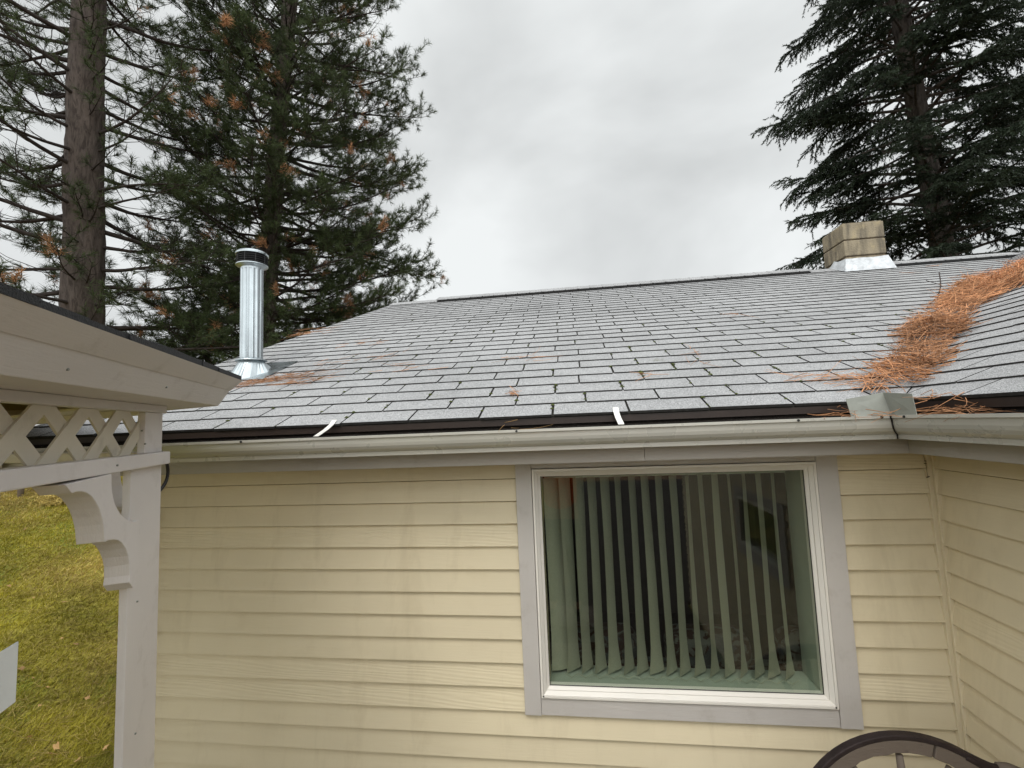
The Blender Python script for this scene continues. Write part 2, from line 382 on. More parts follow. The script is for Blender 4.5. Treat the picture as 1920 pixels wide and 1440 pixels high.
m.build('framing', 'siding', house)
m = MB()
m.box((XC-CT, -.026, .1), (XC-.001, -.0005, ZS+.01)); m.box((XC-.024, -CT, .1), (XC+.001, -.0262, ZS+.01))
part(m.build('corner_trim', 'siding', house, bevel=.002), 'cream inside corner board')
m = MB(); m.box((XL-.025, -.028, .1), (XL+.035, -.0005, ZS+.01)); m.build('corner_trim', 'siding', house, bevel=.002)
# soffit + fascia
m = MB(); m.box((-2.62, -.228, ZS-.002), (XC-.001, .0, ZS+.012)); m.box((XC-.228, -4.5, ZS-.002), (XC+.01, -.2285, ZS+.012)); m.build('soffit', 'fascia', house)
FB = G-.172
m = MB(); m.box((-2.7, -.236, FB), (.27, -.229, EZ-.055)); m.box((.272, -.234, FB+.001), (XC-.2285, -.227, EZ-.055)); part(m.build('fascia', 'fascia', house), 'grey fascia board under the long gutter')
m = MB(); m.box((XC-.236, -4.5, FB), (XC-.229, -.2362, EZ-.055)); part(m.build('fascia', 'fascia', house), 'grey fascia board under the gutter of the right wing')
m = MB(); m.box((-2.72, -.2435, EZ-.030), (XC-.2445, -.2365, EZ-.006)); m.box((-2.72, -.254, EZ-.032), (XC-.2445, -.2437, EZ-.0295))
m.box((XC-.2435, -4.5, EZ-.030), (XC-.2365, -.2367, EZ-.006)); m.box((XC-.254, -4.5, EZ-.032), (XC-.2437, -.2439, EZ-.0295)); m.build('drip_edge', 'brown', house)
m = MB(); m.box((-2.7, -.2355, EZ-.054), (XC-.2285, -.229, EZ-.031)); m.box((XC-.2355, -4.5, EZ-.054), (XC-.229, -.2357, EZ-.031)); m.build('drip_gap_shade', 'grime_and_void', house)  # near-black strip painted in for the shaded void below the drip edge

# ---- roof
def clip(poly, a, b, c):                               # keep a*x+b*y<=c
    out = []
    for i in range(len(poly)):
        p, q = poly[i-1], poly[i]; dp, dq = a*p[0]+b*p[1]-c, a*q[0]+b*q[1]-c
        if (dp <= 0) != (dq <= 0):
            t = dp/(dp-dq); out.append((p[0]+(q[0]-p[0])*t, p[1]+(q[1]-p[1])*t))
        if dq <= 0: out.append(q)
    return out
CW, CH = .305, .127
RY = 3.2; RX = XEND
def rakex(y): return -2.75+(y+.25)*(.582/3.45)
def shingles(plane):
    m = MB(); cs, sn = math.cos(SL), math.sin(SL); rr = random.Random(3 if plane == 'main' else 5)
    rows = int((RY-EY)/cs/CH)+1 if plane == 'main' else int((RX-EX)/cs/CH)+1
    off = 0
    for j in range(rows):
        s0, s1 = j*CH, (j+1)*CH+.012
        if plane == 'main': off = -.6938 + (.42*CW if j % 2 else 0) + .012*math.sin(j*1.3); lo, hi = -3.0, 5.2
        else: off = .1 + (.5*CW if j % 2 else 0) + .015*math.sin(j*2.1); lo, hi = -4.6, 5.6
        i0 = int((lo-off)/CW)-1; i1 = int((hi-off)/CW)+1
        wob = rr.uniform(-.0025, .0025)
        for i in range(i0, i1):
            gap = rr.uniform(.0028, .0052); a, b = off+i*CW+gap, off+(i+1)*CW-gap
            t0 = s0+wob+rr.uniform(-.0025, .0025); tw = rr.uniform(-.002, .002)
            poly = [(a, t0+tw), (b, t0-tw), (b, s1), (a, s1)]
            # to plan coordinates for clipping
            if plane == 'main':
                pl = [(x, EY+s*cs) for x, s in poly]; pl = clip(pl, 0, 1, RY-.0)
                pl = clip(pl, -1, .582/3.45, 2.75-.25*.582/3.45); pl = clip(pl, 1, -1, XC-.005)
            else:
                pl = [(EX+s*cs, x) for x, s in poly]; pl = clip(pl, 1, 0, RX); pl = clip(pl, -1, 1, -XC-.005+.0); pl = [p for p in pl]
            if len(pl) < 3: continue
            if plane == 'main' and not (-1e9 < 0): continue
            lift = rr.uniform(-.0006, .0012)
            def surf(p, top):
                d_ = (p[1]-EY if plane == 'main' else p[0]-EX); s_ = d_/cs; u = min(1, max(0, (s_-s0)/CH))
                h = (.0085+lift)*(1-u)+.0018*u if top else -.001*(1-u)-.001
                if plane == 'main': return (p[0], p[1]-h*sn, EZ+d_*T+h*cs)
                return (p[0]-h*sn, p[1], EZ+d_*T+h*cs)
            ar = sum(pl[k-1][0]*pl[k][1]-pl[k][0]*pl[k-1][1] for k in range(len(pl)))
            if ar < 0: pl = pl[::-1]
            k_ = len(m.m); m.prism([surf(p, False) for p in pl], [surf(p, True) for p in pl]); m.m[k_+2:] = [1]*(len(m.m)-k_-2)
    return m
# side plane must keep y <= x - EX + EY  (its side of the valley) up to the ridge of the main roof, beyond it everything
def clip_side(m): return m
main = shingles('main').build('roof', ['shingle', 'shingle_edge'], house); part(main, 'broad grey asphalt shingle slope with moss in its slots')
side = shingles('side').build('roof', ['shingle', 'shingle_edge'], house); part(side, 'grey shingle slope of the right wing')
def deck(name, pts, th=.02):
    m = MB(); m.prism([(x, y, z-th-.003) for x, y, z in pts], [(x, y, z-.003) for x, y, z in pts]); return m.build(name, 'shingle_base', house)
rz = lambda y: EZ+(y-EY)*T
sz = lambda x: EZ+(x-EX)*T
vy = XC
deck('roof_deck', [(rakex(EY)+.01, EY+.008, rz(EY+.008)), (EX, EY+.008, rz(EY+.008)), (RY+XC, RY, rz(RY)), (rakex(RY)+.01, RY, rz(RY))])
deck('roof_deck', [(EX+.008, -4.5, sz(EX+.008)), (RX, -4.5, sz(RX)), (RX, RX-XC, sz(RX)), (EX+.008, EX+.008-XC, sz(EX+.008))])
m = MB(); m.prism([(rakex(RY), RY+.001, rz(RY)-.02), (RY+XC, RY+.001, rz(RY)-.02), (6.5, 6.9, rz(RY)-3.7*T-.02), (-2.75, 6.9, rz(RY)-3.7*T-.02)],
                  [(rakex(RY), RY+.001, rz(RY)), (RY+XC, RY+.001, rz(RY)), (6.5, 6.9, rz(RY)-3.7*T), (-2.75, 6.9, rz(RY)-3.7*T)])
m.prism([(RX+.001, -4.5, sz(RX)-.02), (6.7, -4.5, sz(RX)-.02-1.84*T), (6.7, 6.6, sz(RX)-.02-1.84*T), (RX+.001, 6.6, sz(RX)-.02)],
        [(RX+.001, -4.5, sz(RX)), (6.7, -4.5, sz(RX)-1.84*T), (6.7, 6.6, sz(RX)-1.84*T), (RX+.001, 6.6, sz(RX))])
part(m.build('roof', 'shingle', house), 'far slopes of the grey shingle roof')
# ridge caps: overlapping cap shingles, with the dark vent strip under them on two stretches
m = MB(); m2 = MB()
def ridge_cap(x0, x1, raise_):
    x = x0; k = 0
    while x < x1:
        e = min(x+.14, x1); z = rz(RY)+raise_+.004*0; h = .007
        a = [(x, RY-.13, z-.13*T), (x, RY, z+.006), (x, RY+.13, z-.13*T)]; b = [(e+.01, RY-.13, z-.13*T+.0), (e+.01, RY, z+.006), (e+.01, RY+.13, z-.13*T)]
        lo = [a[0], b[0], b[1], a[1]]; m.prism([(p[0], p[1], p[2]+.001) for p in lo], [(p[0], p[1], p[2]+h+(.003 if q in (0, 3) else 0)) for q, p in enumerate(lo)])
        lo = [a[1], b[1], b[2], a[2]]; m.prism([(p[0], p[1], p[2]+.001) for p in lo], [(p[0], p[1], p[2]+h+(.003 if q in (0, 3) else 0)) for q, p in enumerate(lo)]); x = e; k += 1
ridge_cap(-2.15, -1.56, .012); ridge_cap(-1.56, 2.62, .036); ridge_cap(2.62, 2.9, .012)
part(m.build('ridge_cap', 'shingle', house), 'row of cap shingles along the ridge left of the chimney')
m = MB(); ridge_cap(3.36, 4.64, .036); part(m.build('ridge_cap', 'shingle', house), 'row of cap shingles along the ridge right of the chimney')
for a, b in ((-1.55, 2.61), (3.37, 4.63)):
    m2.prism([(a, RY-.115, rz(RY)-.115*T+.008), (b, RY-.115, rz(RY)-.115*T+.008), (b, RY, rz(RY)+.004), (a, RY, rz(RY)+.004)],
             [(a, RY-.122, rz(RY)-.115*T+.034), (b, RY-.122, rz(RY)-.115*T+.034), (b, RY, rz(RY)+.034), (a, RY, rz(RY)+.034)])
m2.build('ridge_vent', 'black', house)
# moss tufts in the slots
m = MB(); rr = random.Random(11)
def blob(m, c, r, k=7):
    vs = [(c[0], c[1], c[2]+r*.7)]; 
    for ring, (q, h) in enumerate(((.6, .5), (1, .0))):
        for j in range(k): a = 2*math.pi*j/k; s_ = r*q*rr.uniform(.7, 1.3); vs.append((c[0]+math.cos(a)*s_, c[1]+math.sin(a)*s_, c[2]+r*h))
    fs = [(0, 1+j, 1+(j+1) % k) for j in range(k)]+[(1+j, 1+k+j, 1+k+(j+1) % k, 1+(j+1) % k) for j in range(k)]; m.add(vs, fs)
for _ in range(210):
    j = int(abs(rr.gauss(0, 9))) % 24; i = rr.randint(-3, 10)
    x = -.6938+(.42*CW if j % 2 else 0)+.012*math.sin(j*1.3)+i*CW+rr.uniform(-.004, .004); s_ = j*CH+rr.uniform(.0, CH); y = EY+s_*math.cos(SL)
    if x > y+XC-.1: continue
    blob(m, (x, y, rz(y)+.006), rr.uniform(.004, .011))
for j, i in ((4, 4), (3, 3), (2, 2), (1, 4), (5, 5), (7, 3), (3, 5), (2, 3)):
    for _ in range(6):
        x = -.6938+(.42*CW if j % 2 else 0)+.012*math.sin(j*1.3)+i*CW+rr.uniform(-.006, .006); y = EY+(j*CH+rr.uniform(0, CH))*math.cos(SL); blob(m, (x, y, rz(y)+.007), rr.uniform(.004, .009))
m.build('moss', 'moss', house)['kind'] = 'stuff'

# ---- gutters
prof = [(.365, -.0285), (.365, -.0385), (.3585, -.0405), (.3575, -.050), (.3565, -.060), (.353, -.072), (.345, -.084), (.334, -.0925), (.326, -.097), (.3255, -.113), (.245, -.113), (.245, -.024)]
inner = [(.2475, -.024), (.2475, -.1105), (.323, -.1105), (.3235, -.099), (.332, -.0905), (.3425, -.082), (.350, -.071), (.3535, -.058), (.354, -.044), (.3585, -.0395), (.3585, -.033), (.350, -.033), (.350, -.0285)]
lo_ = prof+inner
def gut(pfun, ends, mats):
    m = MB(); n_ = len(lo_); P0 = [pfun(ends[0], o_, z_) for o_, z_ in lo_]; P1 = [pfun(ends[1], o_, z_) for o_, z_ in lo_]
    np_ = len(prof)
    for i in range(n_):
        k = (i+1) % n_; mi = 0 if i < np_ or i > n_-4 else 1
        m.add([P0[i], P1[i], P1[k], P0[k]], [(0, 1, 2, 3)], mi)
    m.add(P0, [tuple(range(n_))]); m.add(P1, [tuple(range(n_-1, -1, -1))]); return m
m = gut(lambda e, o_, z_: ((e if e is not None else XC-o_-.0012), -o_, G+z_), (-2.78, None), 0)
g1 = m.build('gutter', ['gutter', 'grime_and_void'], house); part(g1, 'long grey gutter above the window wall')
m = gut(lambda e, o_, z_: (XC-o_, (e if e is not None else -o_-.0012), G+z_), (None, -4.5), 0)
g2 = m.build('gutter', ['gutter', 'grime_and_void'], house); part(g2, 'grey gutter of the right wing')
m = MB(); m.box((-2.78, -.3225, G-.1104), (XC-.326, -.248, G-.085)); m.build('gutter_debris', 'grime_and_void', g1)
m = MB(); m.box((XC-.3225, -4.5, G-.1104), (XC-.248, -.3228, G-.085)); m.build('gutter_debris', 'grime_and_void', g2)
m = MB()
for i in range(len(prof)-1):
    (a, za), (b, zb) = prof[i], prof[i+1]
    if za < -.11 and zb < -.11: break
    m.tube([(XC-a-.0015, -a-.0015, G+za), (XC-b-.0015, -b-.0015, G+zb)], .0026, 6)
m.build('corner_seal', 'rubber', g2, smooth=True)
# splash guard bent round the inside corner
m = MB(); e = XC-.356; y0 = -.356
lt = [(.968, y0, G-.03), (e, y0, G-.03), (e, -.475, G-.03)]; up = [(.958, y0+.004, G+.034), (e-.012, y0+.012, G+.052), (e-.004, -.47, G+.040)]
th = .0015
for q in range(2):
    A, B, Ct, D = lt[q], lt[q+1], up[q+1], up[q]; nrm = Vector(B)-Vector(A); nv = nrm.cross(Vector(D)-Vector(A)).normalized()*th
    m.prism([A, B, Ct, D], [tuple(Vector(p)+nv) for p in (A, B, Ct, D)])
m.build('splash_guard', 'guard', g1)
# hanger straps and screws
def strap(x, lean):
    m = MB(); p = [(x-lean*.0, -.366, G-.024), (x, -.352, G-.020), (x+lean, -.30, G+.002), (x+lean*1.3, -.262, G+.0205), (x+lean*1.5, -.235, G+.042)]
    w_ = .011
    for a, b in zip(p, p[1:]):
        m.prism([(a[0]-w_, a[1], a[2]), (a[0]+w_, a[1], a[2]), (b[0]+w_, b[1], b[2]), (b[0]-w_, b[1], b[2])], [(a[0]-w_, a[1], a[2]+.0015), (a[0]+w_, a[1], a[2]+.0015), (b[0]+w_, b[1], b[2]+.0015), (b[0]-w_, b[1], b[2]+.0015)])
    for q in (-.004, .004):
        a, b = p[1], p[4]; m.tube([(a[0]+q, a[1], a[2]+.002), (p[2][0]+q, p[2][1], p[2][2]+.002), (p[3][0]+q, p[3][1], p[3][2]+.002)], .0012, 5)
    m.build('hanger_strap', 'alu', g1)
strap(-1.045, .006); strap(.175, -.004)
for x in (-1.38, -.22, .79, 1.06):
    m = MB(); m.tube([(x, -.368, G-.034), (x, -.361, G-.034)], .0045, 10); m.build('screw', 'black', g1)
m = MB(); m.tube([(XC-.368, -.43, G-.034), (XC-.361, -.43, G-.034)], .0045, 10); m.build('screw', 'black', g2)
for x in (-2.0, -1.42, -.27, .83):
    m = MB(); m.tube([(x, -.25, G-.036), (x+.02, -.352, G-.036)], .0035, 6); m.build('gutter_spike', 'brown', g1)

# ---- chimney on the ridge
CX0, CX1, CY0, CY1 = 2.935, 3.335, 3.0, 3.4
ch = MB(); z = G+1.10; rr = random.Random(2)
for k, (za, zb) in enumerate(((1.05, 1.42), (1.432, 1.594), (1.606, 1.772), (1.784, 1.955))):
    jx = rr.uniform(-.004, .004)
    ch.box((CX0+jx, CY0+jx, G+za), (CX1+jx, CY1+jx, G+zb))
chim = ch.build('chimney', 'block', house, bevel=.009); part(chim, 'stained concrete block chimney on the ridge')
m = MB(); m.box((CX0+.012, CY0+.012, G+1.05), (CX1-.012, CY1-.012, G+1.95)); m.build('mortar', 'mortar', chim)
m = MB(); m.box((CX0+.01, CY0+.012, G+1.9555), (CX1-.012, CY1-.012, G+1.968)); m.build('cap_slab', 'block', chim, bevel=.005)
m = MB()
def skirt(p):                                          # sloped sheet round the base
    return p
zf = lambda y: (rz(y) if y <= RY else rz(RY)-(y-RY)*T)-G
lowr = [(CX0-.045, CY0-.05), (CX1+.045, CY0-.05), (CX1+.045, CY1+.05), (CX0-.045, CY1+.05)]
upr = [(CX0-.006, CY0-.006), (CX1+.006, CY0-.006), (CX1+.006, CY1+.006), (CX0-.006, CY1+.006)]
def ringpts(c, top):
    P = []; rr2 = random.Random(4)
    for i in range(4):
        a, b = c[i], c[(i+1) % 4]
        for t in range(6):
            x = a[0]+(b[0]-a[0])*t/6; y = a[1]+(b[1]-a[1])*t/6
            P.append((x, y, G+(zf(y)+.017 if not top else max(1.578, zf(y)+.10)+rr2.uniform(-.006, .006))))
    return P
A = ringpts(lowr, False); B = ringpts(upr, True); nA = len(A)
m.add(A+B, [(i, (i+1) % nA, nA+(i+1) % nA, nA+i) for i in range(nA)]); m.build('flashing', 'flash', chim)

# ---- stove pipe
VX, VY = -2.078, .60; zr = rz(VY)-G
pipe = MB(); pr = .0655
k = 56; V = []; zs = [zr+.05, 1.09]
seam = []
for z in zs:
    for j in range(k): a = 2*math.pi*j/k; V.append((VX+(pr+(.0022 if j % 4 < 2 else -.0022))*math.cos(a), VY+(pr+(.0022 if j % 4 < 2 else -.0022))*math.sin(a), G+z))
pipe.add(V, [(j, (j+1) % k, k+(j+1) % k, k+j) for j in range(k)])
sp = pipe.build('stove_pipe', 'galv', house); part(sp, 'shiny galvanised stove pipe with dark louvred cap')
m = MB(); m.lathe([(.066, G+.49), (.092, G+.478), (.094, G+.472), (.066, G+.47)], VX, VY); m.build('storm_collar', 'galv', sp, smooth=False)
m = MB(); k = 12; lowc = []; upc = []
for j in range(36):
    a = 2*math.pi*j/36; r = .125+.01*math.cos(6*a); x = VX+r*math.cos(a); y = VY-.02+r*math.sin(a); lowc.append((x, y, rz(y)+.012)); upc.append((VX+.068*math.cos(a), VY+.068*math.sin(a), G+.478))
m.add(lowc+upc, [(j, (j+1) % 36, 36+(j+1) % 36, 36+j) for j in range(36)])
m.build('cone_flashing', 'galv', sp, smooth=False)
m = MB(); q = .2; pts = [(VX-q, VY-q*.8), (VX+q, VY-q*.8), (VX+q, VY+q), (VX-q, VY+q)]
m.prism([(x, y, rz(y)+.0105) for x, y in pts], [(x, y, rz(y)+.0125) for x, y in pts]); m.build('base_plate', 'galv', sp)
m = MB(); m.lathe([(.0665, G+1.082), (.0665, G+1.095), (.088, G+1.108), (.096, G+1.110), (.096, G+1.116), (.07, G+1.116)], VX, VY); m.build('cap_collar', 'galv', sp)
m = MB(); m.lathe([(.083, G+1.117), (.083, G+1.186)], VX, VY)
for z in (1.128, 1.142, 1.156, 1.170): m.lathe([(.083, G+z+.004), (.0945, G+z-.005), (.0945, G+z-.003), (.083, G+z+.006)], VX, VY)
for j in range(9):
    a = 2*math.pi*j/9; m.tube([(VX+.091*math.cos(a), VY+.091*math.sin(a), G+1.117), (VX+.091*math.cos(a), VY+.091*math.sin(a), G+1.186)], .003, 5)
m.build('louvre', 'black', sp)
m = MB(); m.lathe([(.094, G+1.180), (.099, G+1.182), (.099, G+1.191), (.088, G+1.203), (.05, G+1.213), (.0, G+1.216)], VX, VY); m.build('cap_lid', 'galv', sp)

# ---- window
win = MB(); y1 = -.0285
win.box((WX0, y1, WZ0+.073), (WX0+.072, .019, ZS-.003)); win.box((WX1-.083, y1, WZ0+.001), (WX1, .019, ZS-.003))
win.box((WX0, y1, WZ0+.001), (WX0+.072, .019, WZ0+.073)) if False else None
w0 = MB(); w0.box((WX0, y1, WZ0), (WX0+.072, .019, ZS-.003)); wo = bpy.data.objects.new('window', None); C.objects.link(wo); wo.parent = house; w0.build('casing', 'trimv', wo, bevel=.0015)
w0 = MB(); w0.box((WX1-.083, y1, WZ0), (WX1, .019, ZS-.003)); w0.build('casing', 'trimv', wo, bevel=.0015); part(wo, 'large fixed window with grey casing and white frame')
m = MB(); m.box((WX0+.073, y1+.002, WZ0+.002), (WX1-.0845, .019, WZ0+.073)); m.build('casing', 'trim', wo, bevel=.0015)
m = MB(); m.box((WX0+.073, y1+.002, G-.2125), (WX1-.0845, .019, ZS-.003)); m.build('casing', 'trim', wo, bevel=.0015)
def frame(m, x0, x1, z0, z1, w_, ya, yb):
    """mitred frame"""
    O = [(x0, z0), (x1, z0), (x1, z1), (x0, z1)]; I = [(x0+w_, z0+w_), (x1-w_, z0+w_), (x1-w_, z1-w_), (x0+w_, z1-w_)]
    for i in range(4):
        k = (i+1) % 4; q = [O[i], O[k], I[k], I[i]]
        m.prism([(x, yb, z) for x, z in q], [(x, ya, z) for x, z in q])
FX0, FX1, FZ0, FZ1 = WX0+.075, WX1-.0865, G-1.197, G-.2155
def frame2(m, x0, x1, z0, z1, w_, ya, yi, yb):
    O = [(x0, z0), (x1, z0), (x1, z1), (x0, z1)]; I = [(x0+w_, z0+w_), (x1-w_, z0+w_), (x1-w_, z1-w_), (x0+w_, z1-w_)]
    for i in range(4):
        k = (i+1) % 4; q = [O[i], O[k], I[k], I[i]]; ys = (ya, ya, yi, yi)
        m.prism([(x, yb, z) for x, z in q], [(x, y, z) for (x, z), y in zip(q, ys)])
m = MB(); frame(m, FX0, FX1, FZ0, FZ1, .010, -.0345, .03); m.build('frame', 'vinyl', wo, bevel=.001)
m = MB(); frame2(m, FX0+.0105, FX1-.0105, FZ0+.0105, FZ1-.0105, .0135, -.031, -.017, .03); frame2(m, FX0+.0245, FX1-.0245, FZ0+.0245, FZ1-.0245, .0115, -.013, -.004, .03); m.build('frame', 'vinyl', wo, bevel=.0008)
GX0, GX1, GZ0, GZ1 = FX0+.036, FX1-.036, FZ0+.036, FZ1-.036
m = MB(); m.box((GX0-.006, .004, GZ0-.006), (GX1+.006, .008, GZ1+.006)); m.build('glass', 'glass', wo)
m = MB(); frame(m, GX0-.002, GX1+.002, GZ0-.002, GZ1+.002, .004, .0005, .0035); m.build('gasket', 'black', wo)
for x, z in ((FX0+.01, FZ0+.008), (FX1-.012, FZ0+.008)):
    m = MB(); m.tube([(x, -.0375, z), (x, -.035, z)], .003, 8); m.build('weep_hole', 'black', wo)
m = MB()
m.box((GX0-.02, .032, GZ0-.03), (GX1+.02, .19, GZ0-.006)); m.box((GX0-.03, .032, GZ0-.0055), (GX0-.004, .19, GZ1+.02)); m.box((GX1+.004, .032, GZ0-.0055), (GX1+.03, .19, GZ1+.02)); m.box((GX0-.0035, .032, GZ1+.004), (GX1+.0035, .19, GZ1+.02))
m.build('sill', 'insill', wo, bevel=.003)
# room behind
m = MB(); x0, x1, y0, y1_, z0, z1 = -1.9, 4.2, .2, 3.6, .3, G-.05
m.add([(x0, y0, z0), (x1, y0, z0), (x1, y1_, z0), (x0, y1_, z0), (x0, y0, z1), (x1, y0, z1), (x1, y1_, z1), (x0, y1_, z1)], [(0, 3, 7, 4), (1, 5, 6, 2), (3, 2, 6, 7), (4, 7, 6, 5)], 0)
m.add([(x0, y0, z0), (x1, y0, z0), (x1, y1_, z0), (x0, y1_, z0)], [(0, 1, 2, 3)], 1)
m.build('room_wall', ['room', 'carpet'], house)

# side-wing window (seen mirrored in the glass)
m = MB(); xw = XC-.03
m.box((xw, SWY0, SWZ0), (XC-.001, SWY0+.09, SWZ1)); m.box((xw, SWY1-.09, SWZ0), (XC-.001, SWY1, SWZ1)); m.box((xw, SWY0+.091, SWZ0), (XC-.001, SWY1-.091, SWZ0+.09)); m.box((xw, SWY0+.091, SWZ1-.07), (XC-.001, SWY1-.091, SWZ1))
sw = m.build('window', 'trim', house); part(sw, 'small window in the right wing wall')
m = MB(); m.box((xw-.004, SWY0+.092, SWZ0+.092), (XC, SWY1-.092, SWZ0+.118)); m.box((xw-.004, SWY0+.092, SWZ1-.098), (XC, SWY1-.092, SWZ1-.072)); m.box((xw-.004, SWY0+.092, SWZ0+.119), (XC, SWY0+.118, SWZ1-.099)); m.box((xw-.004, SWY1-.118, SWZ0+.119), (XC, SWY1-.092, SWZ1-.099)); m.build('frame', 'vinyl', sw)
m = MB(); m.box((XC-.012, SWY0+.119, SWZ0+.119), (XC-.006, SWY1-.119, SWZ1-.099)); m.build('glass', 'glass', sw)
m = MB(); m.box((XC+.10, SWY0+.1, SWZ0+.1), (XC+.11, SWY1-.1, SWZ1-.08)); m.build('interior', 'room', sw)

# ---------------------------------------------------------------- vertical blinds inside the window
bl = thing('vertical_blind', 'pale grey-green vertical vane blinds hanging inside the window', 'blinds')
m = MB(); m.box((GX0+.01, .10, GZ1-.022), (GX1-.03, .145, GZ1+.002)); m.build('headrail', 'insill', bl)
rr = random.Random(21); NS = 17
for i in range(NS):
    x = GX0+.045+i*(GX1-GX0-.125)/(NS-1); ang = R(60+rr.uniform(-6, 6)); hw = .0445; m = MB(); nz_ = 14; nx = 6; V = []; ph = rr.uniform(0, 6); tw = rr.uniform(-.08, .08); flare = R(rr.uniform(-9, -20))
    if i == 0: ang = R(35)
    for a in range(nz_+1):
        u = a/nz_; z = GZ1-.02-(GZ1-.02-(GZ0+.008))*u; aa = ang+tw*math.sin(u*3+ph)+flare*max(0, (u-.86)/.14)**1.5
        for b in range(nx+1):
            t = (b/nx*2-1)*hw; c_ = -.006*(1-(2*b/nx-1)**2)
            V.append((x+t*math.cos(aa)+c_*math.sin(aa)+.002*math.sin(u*5+ph), .115+t*math.sin(aa)+c_*math.cos(aa), z))
    m.add(V, [(a*(nx+1)+b, a*(nx+1)+b+1, (a+1)*(nx+1)+b+1, (a+1)*(nx+1)+b) for a in range(nz_) for b in range(nx)])
    m.build('slat', 'blind', bl, smooth=True)
    if i < NS-1:
        x2 = x+(GX1-GX0-.125)/(NS-1)
m = MB(); xa = GX0+.045
for i in range(NS-1):
    x = xa+i*(GX1-GX0-.125)/(NS-1); x2 = x+(GX1-GX0-.125)/(NS-1)
    m.tube([(x+.02, .078, GZ0+.012), ((x+x2)/2+.02, .07, GZ0-.001), (x2+.02, .078, GZ0+.012)], .0012, 4)
m.build('bead_chain', 'blind', bl)
# sofa behind the blinds
def sofa_mat():
    m = Mat('patterned_sofa_fabric', (.045, .02, .014), .9)
    m.mixto(m.rng(m.noise(11, 4, .6, 1.5), .5, .56, 0, 1), (.14, .14, .12)); m.mixto(m.rng(m.noise(7, 3, .5, 1), .56, .6, 0, .8), (.07, .08, .085)); return m.done()
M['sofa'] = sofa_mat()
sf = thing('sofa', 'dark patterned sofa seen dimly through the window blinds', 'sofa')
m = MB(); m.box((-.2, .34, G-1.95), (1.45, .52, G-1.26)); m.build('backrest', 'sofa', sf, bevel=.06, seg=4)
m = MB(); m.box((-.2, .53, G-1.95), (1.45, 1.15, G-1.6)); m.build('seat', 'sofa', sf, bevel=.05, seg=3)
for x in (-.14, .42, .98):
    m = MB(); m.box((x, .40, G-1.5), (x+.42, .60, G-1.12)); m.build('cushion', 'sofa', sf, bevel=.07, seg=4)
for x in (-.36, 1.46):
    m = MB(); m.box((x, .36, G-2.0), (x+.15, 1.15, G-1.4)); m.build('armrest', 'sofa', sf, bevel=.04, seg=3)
for x in (-.3, 1.5):
    for y in (.42, 1.05): m = MB(); m.box((x, y, G-2.3), (x+.05, y+.05, G-2.0)); m.build('leg', 'wood', sf)

# ---------------------------------------------------------------- small fittings and cable on the siding
def curve(pts, n=24):
    out = []; P = [Vector(p) for p in pts]; P = [P[0]]+P+[P[-1]]
    for i in range(1, len(P)-2):
        for t in np.linspace(0, 1, n, endpoint=False):
            a, b, c, d = P[i-1], P[i], P[i+1], P[i+2]
            out.append(.5*((2*b)+(c-a)*t+(2*a-5*b+4*c-d)*t*t+(-a+3*b-3*c+d)*t**3))
    out.append(P[-2]); return out
for z, lb in ((-.41, 'small rusty clip screwed to the siding edge just below the black cable'), (-.955, 'small grey clip screwed to the siding edge halfway down the wall')):
    m = MB(); m.box((XL+.015, -.04, G+z-.02), (XL+.05, -.029, G+z+.02)); m.tube([(XL+.03, -.05, G+z), (XL+.03, -.036, G+z)], .006, 8)
    tag(m.build('pipe_clip', 'guard', bevel=.002), lb, 'clip', 'clips on the siding edge')

m = MB(); m.tube(curve([(XC-.055, -.03, G-.185), (XC-.052, -.035, G-.215), (XC-.05, -.036, G-.24), (XC-.047, -.034, G-.285)], 6), .0006, 5)
for a_, b_, c_ in ((XC-.051, -.036, G-.225), (XC-.052, -.037, G-.235), (XC-.045, -.037, G-.287), (XC-.05, -.037, G-.29)): blob(m, (a_, b_, c_), .0045)
tag(m.build('cobweb_debris', 'brown'), 'brown specks hanging on a cobweb in the wall corner under the eave', 'cobweb')
# ---------------------------------------------------------------- photographer, only seen mirrored in the window
def skin_fig(name, chains, mat, parent, sub=2):
    V = []; E = []; Rd = []; idx = {}
    for ch_ in chains:
        prev = None
        for p, rd in ch_:
            key = tuple(round(v, 4) for v in p)
            if key not in idx: idx[key] = len(V); V.append(p); Rd.append(rd)
            if prev is not None and prev != idx[key]: E.append((prev, idx[key]))
            prev = idx[key]
    me = bpy.data.meshes.new(name); me.from_pydata(V, E, []); o = bpy.data.objects.new(name, me); C.objects.link(o); o.parent = parent
    sk = o.modifiers.new('skin', 'SKIN'); sk.use_smooth_shade = True
    for i, rd in enumerate(Rd): me.skin_vertices[0].data[i].radius = rd if isinstance(rd, tuple) else (rd, rd)
    me.skin_vertices[0].data[0].use_root = True
    sb = o.modifiers.new('sub', 'SUBSURF'); sb.levels = sb.render_levels = sub; me.materials.append(M[mat]); return o
M['skin'] = plain('skin', (.45, .27, .19), .5, var=.05); M['denim'] = plain('dark_denim', (.03, .035, .05), .85); M['hair'] = plain('brown_hair', (.05, .03, .02), .6)
pn = thing('person', 'photographer in an orange jacket mirrored at the upper left of the window', 'person')
PX, PY = -.17, -2.42; q = lambda x, y, z: (PX+x, PY+y, G+z)
def arm(sg, out):
    sh, el, wr = q(.19*sg, 0, -.30), q(.27*sg, .06, -.52), out; return sh, el, wr
hips = q(0, 0, -.90); ches = q(0, .01, -.42); nk = q(0, .02, -.20)
hands = {1: (-.02, -2.20, G-.13), -1: (-.30, -2.20, G-.13)}
